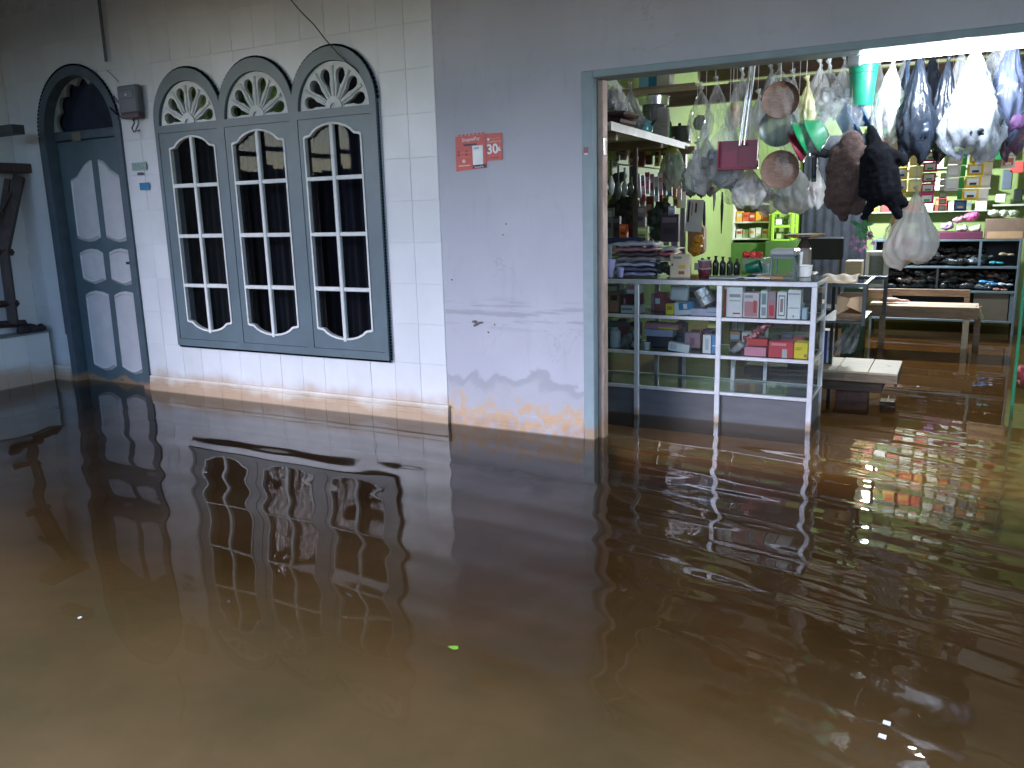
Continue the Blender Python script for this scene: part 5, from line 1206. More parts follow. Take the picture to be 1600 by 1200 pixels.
B().box(x0+.026, x1-.026, YC+.40, YC+.415, z0+.001, z1-.023).build('back_panel', C(20, 24, 30), bc)
B().box(at(1520, 480, YC).x, at(1575, 480, YC).x, YC+.02, YC+.03, z0+.001, zmid[1]-.023).build('lower_board', C(85, 80, 68), bc)
B().box(at(1577, 480, YC).x, at(1586, 480, YC).x, YC+.01, YC+.02, z0+.001, zmid[1]-.023).build('post', FRM, bc)
SHOE = mat('dark glossy wrapping', (.022, .025, .03), .16, var=.7, scale=50, bump=1.0, bscale=45)
SHOE2 = mat('blackish brown wrapping', (.04, .032, .03), .2, var=.7, scale=50, bump=1.0, bscale=45)
SHOE3 = mat('slate wrapping', (.06, .075, .085), .18, var=.7, scale=50, bump=1.0, bscale=45)
rnd = random.Random(11)
protos = []
for k, m_ in enumerate((SHOE, SHOE2, SHOE3, SHOE)):
    sp = [(0, 0, .03, .032, 2.2, 1.6, .8), (.05, .01, .035, .028, 1.4, 1.2, 1.1), (-.05, -.01, .03, .026, 1.3, 1.1, .8)]
    bm = bmesh.new()
    for s in sp: bmesh.ops.create_icosphere(bm, subdivisions=3, radius=1, matrix=Matrix.Translation(s[:3]) @ Matrix.Diagonal((s[3]*s[4], s[3]*s[5], s[3]*s[6], 1)))
    rr = random.Random(k)
    for v_ in bm.verts:
        c_ = v_.co; v_.co = c_*(1+.10*math.sin(60*c_.x+k)+.10*math.sin(75*c_.z+50*c_.y+k*2))
        if v_.co.z < 0: v_.co.z = 0
    me = bpy.data.meshes.new('shoe_packet'); bm.to_mesh(me); bm.free(); me.materials.append(m_); me.polygons.foreach_set('use_smooth', [True]*len(me.polygons)); protos.append(me)
for r, (zz_, cnt) in enumerate(((zmid[0], 9), (zmid[1], 11))):
    for lay in range(3 if r == 0 else 3):
        for i in range(cnt):
            u_ = 1385+(1526-1385)*(i+.5+rnd.uniform(-.2, .2))/cnt if r == 0 else 1378+(1580-1378)*(i+.5+rnd.uniform(-.2, .2))/cnt
            o = link('shoe_packet', protos[rnd.randrange(4)], None, (at(u_, 420, YC).x, YC+.12+rnd.uniform(-.05, .06), zz_+.001+lay*.062))
            o.rotation_euler = (rnd.uniform(-.3, .3)*lay*.5, rnd.uniform(-.2, .2)*lay, rnd.uniform(-.8, .8)); s_ = rnd.uniform(1.0, 1.35); o.scale = (s_*1.1, s_, s_*1.15)
            prop(o, 'dark plastic wrapped shoes in the heap on the %s row of the back shelves' % ('upper' if r == 0 else 'lower'), 'wrapped shoes', 'wrapped shoes on the %s row' % ('upper' if r == 0 else 'lower'))
for (u, v, r_, cc, lab) in ((1572, 397, 12, (150, 135, 110), 'brown sandal in clear wrapping at the right of the upper row'), (1556, 410, 12, (50, 140, 155), 'turquoise sandal in clear wrapping at the right of the upper row'), (1540, 400, 10, (85, 105, 105), 'grey green sandal in clear wrapping beside the divider'),
                            (1541, 440, 9, (60, 140, 210), 'bright blue slipper on the lower row'), (1558, 444, 9, (70, 130, 180), 'mid blue slipper right of the bright blue one'), (1553, 431, 8, (160, 95, 100), 'dull red slipper above the blue pair'), (1570, 444, 8, (170, 180, 190), 'pale grey slipper at the right end of the lower row'), (1562, 452, 7, (150, 110, 95), 'tan slipper in front on the lower row')):
    p = at(u, v, YC+.06); blob('sandal', [(p.x-.03, p.y, p.z, .03, 1.4, 1, .6), (p.x+.04, p.y, p.z-.005, .026, 1.5, 1, .5)], C(*cc, .3, var=.3, scale=40), voxel=.008, disp=.02, dscale=.03, label=lab, cat='sandal')
# on top of the dark shelves
ZC = z1
tp = thing('pink_tray', 'maroon tray of pink and lilac packs on top of the dark shelves', 'tray', (at(1500, 370, YC+.05).x, YC+.1, ZC))
x0, x1, _, _ = frame_at(1464, 356, 1536, 371, YC+.02)
B().box(x0, x1, YC+.02, YC+.3, ZC+.001, ZC+.075, .004).build('tray_body', C(85, 35, 60), tp)
for k, (u0, u1, v0, c_, lab) in enumerate(((1468, 1490, 346, (150, 125, 165), 'lilac wrapped pack at the left of the maroon tray'), (1492, 1512, 350, (160, 160, 150), 'grey clear wrapped pack in the middle of the maroon tray'), (1512, 1533, 350, (165, 170, 155), 'greenish clear wrapped pack at the right of the maroon tray'), (1505, 1530, 331, (200, 95, 150), 'magenta wrapped pack lying on the packs of the maroon tray'), (1488, 1506, 336, (165, 120, 140), 'dusty pink pack beside the magenta pack'))):
    x_, xx_, _, _ = frame_at(u0, v0, u1, v0+16, YC+.05); p = at((u0+u1)/2, v0+8, YC+.05)
    blob('wrapped_pack', [(p.x, YC+.12, p.z, (xx_-x_)*.5, 1, .9, .6), (p.x+.03, YC+.1, p.z+.01, (xx_-x_)*.3)], C(*c_, .25, var=.3, scale=30, bump=.5), voxel=.009, disp=.03, dscale=.03, label=lab, cat='packet')
carton('long brown cardboard tray at the right on top of the dark shelves', (1540, 341, 1602, 372), YC+.0, .35, mat('dim brown card', (.20, .14, .10), .75, var=.15), zb=ZC+.001, cat='cardboard tray', name='cardboard_tray', bands=[(.05, .62, .95, .98, KRAFT, 'front_lip')])
for k, u in enumerate((1554, 1568, 1584)):
    p = at(u, 333, YC+.1); blob('wrapped_bowl', [(p.x, YC+.15, p.z, .05, 1.2, 1, .7)], C(185, 200, 180, .3, var=.3, scale=40), voxel=.009, disp=.03, dscale=.03, label=['pale green wrapped bowl, left of three in the cardboard tray', 'pale green wrapped bowl, middle of three in the cardboard tray', 'pale green wrapped bowl, right of three in the cardboard tray'][k], cat='bowl')
# stuff on the back wall behind: small shelf and coloured blocks at the far right
bs = thing('small_wall_shelf', 'small pale shelf on the green back wall above the cardboard tray', 'shelf', (.5, 5.9, 1.2)); x0, x1, z0, z1 = frame_at(1552, 316, 1604, 322, 5.8)
B().box(x0, x1, 5.8, 6.045, z0, z0+.02, .002).build('board', C(190, 200, 180), bs)
for (px, c_, lab) in (((1556, 303, 1572, 316), (215, 225, 205), 'white box on the small pale wall shelf'), ((1584, 295, 1598, 316), (30, 40, 35), 'black gadget on the small pale wall shelf'), ((1578, 252, 1600, 270), (215, 90, 80), 'coral red cloth pinned high on the back wall'), ((1566, 265, 1582, 296), (90, 105, 115), 'grey blue pouch hung on the back wall'), ((1556, 228, 1566, 250), (20, 110, 60), 'dark green pouch hung on the back wall')):
    carton(lab, px, 5.85, .06, C(*c_), name='hung_goods', cat='goods', bev=.008)
gp = at(1595, 500, 1.9); prop(B().box(gp.x-.010, gp.x+.010, 1.9, 1.92, -.10, at(1597, 385, 1.9).z, .002).build('green_pole', C(30, 120, 85)), 'thin green pole standing at the right edge of the shop', 'pole')
# brown box strip on the left of back wall between things
carton('red bucket standing in the water near the right edge', (1588, 568, 1620, 600), 3.0, .2, C(165, 60, 70), cat='bucket', name='bucket', zb=-.1, bev=.03)

# ------------------------------------------------------------------ goods hanging in the opening
hr = thing('hanging_rail', 'long thin pipe behind the lintel from which the goods hang', 'pipe', (0, .6, 2.33))
B().tube([(JX1+.03, .60, 2.335), (3.1, .60, 2.335)], .012, 8).build('pipe', C(120, 120, 120, .4), hr)
for x_ in (-1.5, 0, 1.5, 2.9): B().tube([(x_, .60, 2.345), (x_, .60, SZ+.3)], .004, 6).build('hanger_wire', C(60, 60, 60), hr)
Yh = .60
def string(parent, u, v, Y=Yh, top=2.33):
    a = at(u, v, Y); B().tube([(a.x, Y, a.z), (a.x, Y, max(top, a.z+.03))], .0015, 5).build('string', C(190, 190, 190), parent)
# dustpan
a = at(1156, 220, Yh); t = thing('dustpan', 'dark red dustpan hanging upside down by its long double steel handle', 'dustpan', (a.x, Yh, at(1156, 262, Yh).z))
x0, x1, z0, z1 = frame_at(1123, 219, 1186, 262, Yh)
RD = C(120, 28, 58, .35); RD2 = C(105, 24, 50, .35)
xm = (x0+x1)/2
prof = [(x0, z0+.0), (x1, z0), (x1-.006, z1-.003), (x0+.004, z1)]
B().plate([prof], Yh, Yh+.004).build('pan', RD, t)
B().box(x0, x0+.004, Yh-.03, Yh-.001, z0+.004, z1, .001).build('side', RD2, t); B().box(x1-.008, x1-.004, Yh-.03, Yh-.001, z0+.004, z1, .001).build('side', RD2, t)
B().box(x0, x1, Yh-.035, Yh+.003, z0-.014, z0-.0005, .003).build('lip', RD2, t); B().box(xm-.004, xm+.002, Yh-.003, Yh-.0005, z0+.01, z1-.005).build('rib', RD2, t)
e = at(1160, 219, Yh-.02); e2 = at(1179, 97, Yh-.02)
for d in (-.011, .011): B().tube([(e.x+d*1.3, Yh-.02, e.z-.03), (e2.x+d, Yh-.02, e2.z+.1)], .0085, 10).build('handle', STEEL, t)
# round rattan plates and the melon-striped one, strung in one clear net
RAT = mat('brown woven rattan', (.13, .068, .045), .55, var=.35, scale=22, stretch=(1, 1, 5), bump=.5, bscale=70)
t = disc_goods('rattan_plate', 'upper brown rattan plate in the hanging string of plates', 'plate', 1220, 157, 58, Yh, RAT)
string(t, 1220, 128)
disc_goods('striped_plate', 'dark green plate with yellow wavy stripes between two rattan plates', 'plate', 1216, 200, 60, Yh+.06, mat('green wavy stripe', (.03, .065, .07), .4, alt=(.16, .18, .10), scale=9, stretch=(3, 1, .5)))
disc_goods('rattan_plate', 'lower brown rattan plate in the hanging string of plates', 'plate', 1218, 265, 60, Yh, RAT, tilt=6)
bag('clear net sleeve round the string of hanging plates', 1218, 108, 292, 62, Yh+.02, film('thin clear sleeve', (.8, .85, .85), .02, .14), (), 31, sag=.25, folds=6, flat=.5)
# clear bags
bag('big clear bag with a knot holding a dark blue bowl, left of the dustpan', 1120, 132, 284, 80, Yh+.1, CLEARF, [(2, 245, 16, C(45, 62, 85, .3), 1.3, 1, .7), (-16, 255, 14, C(80, 85, 80, .3), 1, 1, .8)], 41, sag=.80)
bag('small clear bag of beige brushes behind the dustpan handle', 1148, 138, 216, 34, Yh+.3, CLEARF, [(0, 180, 12, C(190, 165, 125), .7, .7, 1.8)], 42, sag=.7)
bag('clear bag of white plastic goods right of the dustpan handle', 1186, 152, 215, 34, Yh+.35, MILKF, [(0, 190, 12, C(225, 225, 228), .8, .8, 1.2)], 43, sag=.7)
p = at(1140, 276, Yh+.25); t = thing('round_basin', 'clear round basin hanging low behind the dustpan', 'basin', (p.x, Yh+.25, p.z-.1))
Mx = Matrix.Rotation(math.radians(70), 3, 'X')
autosmooth(B().lathe([(.02, .0), (.07, .004), (.085, .02), (.095, .05), (.10, .052), (.09, .02)], p, 26, Mx).build('dish', C(135, 150, 155, .3), t)); string(t, 1138, 262, Yh+.25)
bag('pale bag with a dark bottle showing, low right of the basin', 1172, 262, 322, 48, Yh+.2, MILKF, [(4, 292, 12, C(200, 200, 210), 1, .8, .8), (10, 284, 6, C(40, 40, 45))], 44, sag=.5)
bag('pinkish see-through bag hanging low left under the basin', 1090, 232, 300, 40, 1.1, GREYF, [(4, 285, 12, C(190, 120, 130))], 45, sag=.6)
bag('bright white bag glowing beside the lower rattan plate', 1246, 262, 328, 60, 1.3, film('bright white film', (.95, .95, .95), .8, 1), [(0, 300, 18, C(240, 240, 240))], 46, sag=.55)
bag('yellowish see-through bag of brooms beside the upper rattan plate', 1262, 132, 212, 30, Yh+.1, film('yellow film', (.72, .70, .42), .45, .85), [(0, 180, 10, C(165, 160, 90), .7, .7, 2)], 47, sag=.5)
bag('crumpled clear bag high beside the green bucket', 1296, 106, 178, 60, Yh+.15, CLEARF, [(0, 150, 16, C(190, 190, 195), 1, .8, .8)], 48, sag=.75)
# slanting bundle of coloured basins in clear plastic
t = thing('basin_bundle', 'slanting bundle of nested green, blue and dark basins wrapped in clear plastic', 'basins', (at(1305, 230, Yh).x, Yh, at(1305, 238, Yh).z))
ax = (at(1345, 175, Yh)-at(1262, 222, Yh)).normalized()
Rm = Vector((0, 0, 1)).rotation_difference(ax).to_matrix()
for k, (u, v, c_, r_) in enumerate(((1264, 218, (120, 35, 55), .10), (1272, 205, (20, 120, 70), .115), (1290, 200, (25, 130, 80), .11), (1312, 198, (40, 95, 150), .11), (1328, 186, (30, 75, 110), .105))):
    p = at(u, v, Yh+.05+.01*k)
    autosmooth(B().lathe([(r_*.45, 0), (r_*.5, .005), (r_*.9, .075), (r_, .08), (r_*1.0, .085), (r_*.86, .075), (r_*.44, .012)], p, 24, Rm @ Matrix.Rotation(math.pi, 3, 'X') if k < 3 else Rm).build('basin', C(*c_, .3), t))
film_mesh(at(1352, 160, Yh), 0, .12, .46, .7, 5, 6, .5, CLEARF, t, knot=False) if False else None
vs = []; fs = []; P0 = at(1252, 224, Yh+.05); P1 = at(1362, 160, Yh+.05); n = 22; rings = 12
rr_ = random.Random(9); e1 = Vector((0, 1, 0)); e2_ = ax.cross(e1).normalized()
for i in range(rings+1):
    q_ = i/rings; c_ = P0.lerp(P1, q_); r_ = .135*math.sin(math.pi*min(1, .18+q_*.8))**.6
    for k in range(n):
        an = 2*math.pi*k/n; r2_ = r_*(1+.08*math.sin(5*an+4*q_)+.05*math.sin(9*an-7*q_)); vs.append(c_+e1*r2_*math.cos(an)*.8+e2_*r2_*math.sin(an))
for i in range(rings):
    for k in range(n): fs.append((i*n+k, i*n+(k+1) % n, (i+1)*n+(k+1) % n, (i+1)*n+k))
mesh('wrap', vs, fs, film('thin wrap', (.8, .85, .9), .04, .28), t, True); string(t, 1350, 166)
# green bucket
cyl('bucket', 'sea green plastic bucket hanging from the pipe behind the lintel', 'bucket', 1346, 103, 166, 46, Yh+.05, C(35, 135, 105, .35), taper=.80, prof=[(.78, 0), (.80, .03), (.95, .80), (1.0, .81), (1.0, .86), (.97, .87), (1.0, .96), (1.04, .97), (1.04, 1), (.93, .99), (.8, .2), (.1, .15)])
string(bpy.data.objects[[o.name for o in COL.objects if o.get('label', '').startswith('sea green plastic bucket')][0]], 1346, 104, Yh+.05)
# white bag with green and violet content
bag('white topped clear bag of green and violet balls', 1395, 98, 218, 52, Yh+.1, film('white green clear film', (.88, .92, .88), .25, .7), [(-10, 190, 12, C(90, 85, 105), 1, .8, 1.3), (10, 178, 13, C(90, 160, 95), 1, .8, 1.3), (4, 205, 10, C(140, 150, 100)), (-8, 205, 9, C(60, 120, 75))], 51, sag=.6)
# dark blue bags
bag('dark blue black bag with gathered top, left of the biggest bag', 1437, 84, 240, 56, Yh+.05, DARKF, [(2, 205, 20, C(40, 50, 65, .3))], 52, sag=.62, folds=11)
bag('slim blue shoe-like bag hung behind the dark blue bags', 1418, 100, 190, 22, Yh+.25, film('blue film', (.05, .08, .14), .8, 1), (), 53, sag=.5)
bag('biggest hanging bag, clear on top with black goods filling its bottom', 1526, 74, 238, 92, Yh, film('greyish clear film', (.42, .46, .52), .30, .8), [(0, 208, 36, C(18, 24, 30, .35), 1, .7, .62), (-28, 190, 14, C(55, 66, 74, .3)), (26, 186, 18, C(50, 62, 75, .3), 1, .8, 1.2)], 54, sag=.72, folds=13)
bag('dark bag between the two big hanging bags', 1482, 92, 236, 44, Yh+.15, DARKF, [(0, 200, 18, C(38, 50, 62, .3))], 55, sag=.62)
bag('blue and purple bag hanging at the right edge of the opening', 1585, 52, 214, 60, Yh+.1, film('blue violet film', (.10, .12, .20), .55, .95), [(0, 190, 20, C(85, 55, 95), 1, .8, 1), (-8, 150, 18, C(60, 110, 150), 1, .8, 1.2)], 56, sag=.6)
bag('clear crumpled bag above the purple one at the right edge', 1566, 56, 140, 50, Yh+.3, CLEARF, [(0, 115, 14, C(150, 170, 190))], 57, sag=.6)
# black gloves and brown cloths
def pxs(lst, Y, k=1.0):
    out_ = []
    for u, v, r_ in lst:
        p = at(u, v, Y); px = (at(u+10, v, Y).x-at(u-10, v, Y).x)/20; out_.append((p.x, Y, p.z, r_*px*k, 1, .6, 1))
    return out_
def pcap(u0, v0, u1, v1, r0, r1, n=7): return [(u0+(u1-u0)*i/(n-1), v0+(v1-v0)*i/(n-1), r0+(r1-r0)*i/(n-1)) for i in range(n)]
Yg = .48
gl = pcap(1360, 200, 1366, 222, 7, 12)+pcap(1368, 232, 1410, 248, 14, 9)+[(1412, 252, 9)]+pcap(1372, 245, 1378, 300, 26, 24)+pcap(1392, 268, 1398, 300, 14, 12)+pcap(1372, 300, 1350, 340, 14, 6)+pcap(1385, 300, 1404, 336, 14, 8)+pcap(1392, 296, 1414, 318, 12, 7)+pcap(1356, 250, 1352, 300, 14, 12)
blob('glove_bundle', pxs(gl, Yg), BLACKP, voxel=.009, disp=.012, dscale=.03, label='big bundle of black work gloves with fingers spread, hanging in the opening', cat='gloves')
gt = [o for o in COL.objects if o.name.startswith('glove_bundle')][0]
B().tube([at(1360, 196, Yg), (at(1360, 196, Yg).x, Yg, 2.33)], .0015, 5).build('string', C(60, 60, 60), gt)
br = pcap(1330, 222, 1322, 300, 20, 30)+pcap(1310, 240, 1306, 310, 16, 20)+pcap(1345, 240, 1346, 300, 16, 18)+[(1316, 322, 18), (1338, 322, 16), (1318, 340, 8), (1300, 262, 12)]
blob('cloth_bundle', pxs(br, Yg+.12), mat('fluffy brown cloth', (.048, .028, .024), .95, var=.35, scale=30, bump=.5, bscale=90), voxel=.010, disp=.018, dscale=.03, label='fluffy brown cleaning cloths bundled together left of the black gloves', cat='cloths')
gb = [o for o in COL.objects if o.name.startswith('cloth_bundle')][0]
B().tube([at(1328, 210, Yg+.12), (at(1328, 210, Yg+.12).x, Yg+.12, 2.33)], .0015, 5).build('string', C(120, 100, 90), gb)
bl = pcap(1250, 225, 1252, 246, 8, 6)+pcap(1262, 232, 1290, 240, 8, 8)+pcap(1272, 250, 1272, 275, 5, 4)
blob('dark_brushes', pxs(bl, Yg+.2), C(22, 30, 38, .5), voxel=.008, disp=.01, dscale=.02, label='dark brush heads hanging between basins and brown cloths', cat='brushes')
carton('dark green handle bundle below the brush heads', (1268, 246, 1276, 284), Yg+.22, .02, C(20, 70, 55), name='handle_bundle', cat='handles')
bag('pink and white frilly bag right of the glowing white bag', 1276, 262, 322, 26, Yg+.5, MILKF, [(0, 295, 10, C(215, 170, 185))], 58, sag=.5)
# white shopping bag low right, with pink and blue packs
bag('white shopping bag with pink and blue packs, hanging low before the dark shelves', 1432, 302, 408, 78, 1.5, film('white shopping bag film', (.80, .77, .72), .55, .95, scale=7, rough=.3), [(-6, 378, 16, C(225, 90, 115), 1.2, .8, .6), (10, 386, 14, C(95, 115, 145), 1.2, .8, .6), (12, 360, 14, C(225, 215, 215))], 61, sag=.66, folds=13, cr=.55)
bag('clear bag with pink candy behind the white shopping bag', 1402, 326, 386, 34, 1.9, CLEARF, [(0, 370, 10, C(215, 150, 165)), (-6, 350, 8, C(180, 150, 60), .5, .5, 2)], 62, sag=.6)
# artificial flowers hanging head down
t = thing('flower_bouquet', 'bouquet of pink artificial flowers hanging head down below the gloves', 'flowers', (at(1345, 388, 1.4).x, 1.4, at(1345, 390, 1.4).z))
rnd = random.Random(2); top = at(1352, 340, 1.4)
for k, (u, v) in enumerate(((1330, 378), (1337, 386), (1345, 389), (1352, 384), (1341, 374), (1350, 374), (1358, 370), (1364, 378), (1360, 362), (1333, 368))):
    p = at(u, v, 1.4+.015*rnd.uniform(-1, 1)); cc = C(185, 120, 165, .6) if u < 1348 else C(235, 160, 205, .6)
    fl = B()
    for q_ in range(9):
        an = q_*2*math.pi/9; d = Vector((math.cos(an)*.6, math.sin(an)*.5, -1)).normalized(); e_ = d.cross(Vector((0, 0, 1))).normalized()
        a_ = Vector((p.x, p.y, p.z+.012)); fl.add([a_, a_+d*.022+e_*.008, a_+d*.04, a_+d*.022-e_*.008], [(0, 1, 2, 3)])
    f_ = fl.build('blossom', cc, t)
    B().tube([(p.x, p.y, p.z+.01), (p.x*.5+top.x*.5, p.y, p.z+.05), top], .0025, 5).build('stem', GRN, t)
for k in range(12):
    p = at(rnd.uniform(1334, 1360), rnd.uniform(346, 366), 1.4); an = rnd.uniform(0, 6.28)
    d = Vector((math.cos(an), math.sin(an)*.4, rnd.uniform(-1, .2))).normalized(); e_ = d.cross(Vector((0, 1, 0))).normalized()*.014
    B().add([p, p+d*.03+e_, p+d*.06, p+d*.03-e_], [(0, 1, 2, 3)]).build('leaf', C(30, 110, 60), t)
B().tube([top, (top.x, 1.4, 2.4)], .0015, 5).build('string', C(200, 200, 200), t)

# second row hung further in: more bags crowding the gaps
for (u, v0, v1, w_, Y, m_, cts, lab) in (
    (1160, 118, 205, 36, 1.15, CLEARF, [(0, 180, 12, C(200, 195, 190))], 'clear bag with a pale lump deep behind the dustpan handle'),
    (1205, 112, 190, 40, 1.3, GREYF, [(0, 165, 13, C(120, 125, 130))], 'dusty grey bag behind the upper rattan plate'),
    (1240, 120, 240, 40, 1.2, CLEARF, [(0, 205, 14, C(70, 90, 110)), (2, 180, 10, C(200, 205, 210))], 'clear bag of blue grey goods right of the plates, set back'),
    (1282, 104, 190, 44, 1.25, MILKF, [(0, 160, 14, C(230, 230, 230))], 'milky bag set back behind the basin bundle'),
    (1320, 98, 180, 46, 1.3, CLEARF, [(0, 150, 13, C(160, 175, 190))], 'clear bag with silvery content left of the green bucket'),
    (1372, 92, 190, 40, 1.2, MILKF, [(0, 165, 12, C(215, 220, 225))], 'milky bag right of the green bucket, set back'),
    (1412, 96, 205, 40, 1.3, GREYF, [(0, 180, 13, C(70, 80, 95))], 'grey bag set back between the violet balls and the dark bag'),
    (1458, 84, 212, 46, 1.25, DARKF, [], 'dark bag set back between the two blue black bags'),
    (1503, 78, 215, 44, 1.2, CLEARF, [(0, 190, 15, C(90, 100, 115))], 'clear bag of slate goods set back left of the biggest bag'),
    (1556, 70, 222, 54, 1.15, DARKF, [(0, 190, 15, C(60, 62, 75))], 'dark smoky bag set back right of the biggest bag'),
    (1592, 100, 235, 40, 1.3, film('violet smoky film', (.12, .07, .13), .7, .97), [], 'violet smoky bag set back at the right edge'),
    (1095, 140, 215, 36, 1.3, CLEARF, [(0, 192, 12, C(150, 160, 150))], 'clear bag with a pale green tint over the wall shelf end'),
    (1104, 215, 300, 44, .95, GREYF, [(0, 275, 15, C(95, 100, 105))], 'dusty bag of grey pans low behind the knotted clear bag'),
    (1150, 250, 312, 40, 1.25, CLEARF, [(0, 290, 12, C(170, 180, 185))], 'clear bag with silvery lump below the dustpan, set back'),
    (1200, 262, 330, 34, 1.35, MILKF, [(0, 305, 11, C(225, 220, 225))], 'small milky bag low left of the lower rattan plate')):
    bag(lab, u, v0, v1, w_, Y, m_, cts, int(u) % 97, sag=.6)

# sachet strips
def strip(label, u, v0, n, wpx, hpx, Y, mats, lean=0, group=None):
    a = at(u, v0, Y); px = (at(u+10, v0, Y).x-at(u-10, v0, Y).x)/20; w_ = wpx*px/2; h_ = hpx*px
    t = thing('sachet_strip', label, 'sachets', (a.x, Y, a.z-h_*n), group)
    base, pr1, pr2 = mats
    for k in range(n):
        z1_ = a.z-h_*k-.002; z0_ = a.z-h_*(k+1)+.002; xo = a.x+lean*k*px; N_ = 4; v = []; f = []
        for i in range(N_+1):
            for j in range(N_+1):
                fx, fz = i/N_, j/N_; puff = .011*math.sin(math.pi*fx)*math.sin(math.pi*fz)
                v.append((xo-w_+2*w_*fx, Y-puff, z0_+(z1_-z0_)*fz))
        for i in range(N_):
            for j in range(N_): f.append((i*5+j, (i+1)*5+j, (i+1)*5+j+1, i*5+j+1))
        s = mesh('sachet', v, f, base, t, True)
        if pr1: B().box(xo-w_*.72, xo+w_*.72, Y-.0125, Y-.0115, z0_+(z1_-z0_)*.22, z0_+(z1_-z0_)*.82).build('print', pr1, s)
        if pr2: B().box(xo-w_*.4, xo+w_*.45, Y-.0135, Y-.0128, z0_+(z1_-z0_)*.26, z0_+(z1_-z0_)*.46).build('print', pr2, s)
    B().tube([(a.x, Y, a.z-.004), (a.x, Y, 2.5)], .0012, 4).build('string', C(200, 200, 200), t)
    return t
Ys = 1.6
YS = C(245, 235, 150); GOLD = C(245, 200, 20); WS = C(240, 238, 228); GR2 = C(60, 170, 90); BRW = C(60, 40, 35)
strip('strip of yellow and blue soap sachets partly behind the black gloves', 1413, 222, 6, 17, 21, Ys-.05, (GOLD, C(230, 225, 220), C(40, 80, 150)))
strip('strip of pale yellow sachets right of the gloves', 1435, 218, 4, 22, 22, Ys, (YS, C(250, 245, 190), None))
strip('strip of white, green and pink sachets under the dark blue bag', 1456, 236, 5, 22, 18, Ys, (C(205, 60, 110), WS, GR2), lean=-.6)
strip('strip of large white sachets, left of the gold edged strip', 1494, 236, 3, 22, 23, Ys, (WS, C(250, 250, 245), None), lean=-1.5)
strip('thin strip of green sachets between white and gold edged strips', 1508, 240, 4, 8, 20, Ys+.03, (GR2, None, None), lean=-1)
strip('strip of gold edged coffee sachets with dark print', 1529, 236, 4, 26, 21.5, Ys-.05, (GOLD, WS, BRW), lean=-2.4)
strip('strip of cream sachets right of the gold edged strip', 1546, 232, 4, 19, 23, Ys, (C(240, 232, 215), C(245, 240, 228), None), lean=-1.6)
strip('single blue and silver sachets below the white strip', 1501, 312, 1, 20, 20, Ys+.05, (NAVY, C(80, 110, 180), C(220, 200, 80)))
strip('short strip of white and orange sachets high at the right edge', 1580, 204, 3, 22, 22, Ys, (C(245, 240, 235), ORG, WS))
strip('thin silver blister strips hanging behind the sachets', 1476, 270, 6, 12, 11, Ys+.3, (C(130, 140, 125), C(180, 190, 180), None))
carton('pale hanging paper sack top behind the gloves', (1380, 214, 1414, 236), Ys+.2, .02, C(215, 200, 180), name='paper_sack', cat='sack')
# shelf wall of goods behind hanging things, on the back green wall
rnd = random.Random(5)
rowsn = ['upper', 'middle', 'lower', 'topmost', 'second highest', 'third highest']
gw = thing('goods_rack', 'wire goods rack on the back wall right of the doorway', 'rack', (at(1460, 300, 5.9).x, 5.9, 1.0))
for r, vv in enumerate((262, 296, 330, 150, 190, 228)):
    z_ = at(1460, vv, 5.85).z; B().box(at(1352, vv, 5.85).x, at(1548 if r < 3 else 1620, vv, 5.85).x, 5.85, 6.04, z_-.012, z_, .002).build('rack_shelf', C(170, 180, 160), gw)
    cc = [(200, 190, 160), (120, 130, 90), (170, 60, 60), (215, 215, 205), (90, 110, 130), (190, 150, 70)]; nm_ = ['beige', 'olive', 'brick red', 'white', 'slate', 'mustard']
    for i in range(9 if r < 3 else 12):
        if rnd.random() < .15: continue
        u0 = 1356+21*i; k = rnd.randrange(6); h = rnd.randint(14, 26)
        carton('%s carton on the %s shelf of the back wall rack%s' % (nm_[k], rowsn[r], ', %s along' % ['first', 'second', 'third', 'fourth', 'fifth', 'sixth', 'seventh', 'eighth', 'ninth', 'tenth', 'eleventh', 'twelfth'][i]), (u0, vv-h, u0+rnd.randint(14, 19), vv), 5.88, .1, C(*cc[k]), zb=z_+.001, bands=[(.1, .2, .9, .5, C(*cc[(k+3) % 6]))])

# ------------------------------------------------------------------ facade fittings
# posters
ORR = mat('orange red poster print', (.62, .075, .055), .45, var=.08, scale=20); CARD = C(240, 240, 242, .4); INK = C(40, 35, 70)
def text_mesh(s, x, z, y, size, m, parent, align='LEFT', bold=0, name='lettering', tilt=0):
    cu = bpy.data.curves.new('t', 'FONT'); cu.body = s; cu.size = size; cu.align_x = align; cu.offset = bold; cu.extrude = .0003; cu.resolution_u = 3
    o = bpy.data.objects.new('t', cu); COL.objects.link(o); bpy.context.view_layer.update()
    me = bpy.data.meshes.new_from_object(o.evaluated_get(bpy.context.evaluated_depsgraph_get())); bpy.data.objects.remove(o)
    me.materials.clear(); me.materials.append(m)
    t2 = link(name, me, parent, (x, y, z)); t2.rotation_euler = (math.radians(90), math.radians(tilt), 0); return t2
P1 = thing('poster', 'larger orange red payment poster with a white card on the grey wall', 'poster', (at(737, 268, 0).x, -.002, at(737, 268, 0).z))
c4 = [at(u, v, 0) for u, v in ((713, 268), (761, 262), (759, 209), (711.5, 214))]
def plate4(name, pts, y, m, parent, th=.0008):
    v = [(p.x, y, p.z) for p in pts]+[(p.x, y+th, p.z) for p in pts]
    return mesh(name, v, [(0, 1, 2, 3), (4, 7, 6, 5), (0, 4, 5, 1), (1, 5, 6, 2), (2, 6, 7, 3), (3, 7, 4, 0)], m, parent)
plate4('paper', c4, -.0012, ORR, P1)
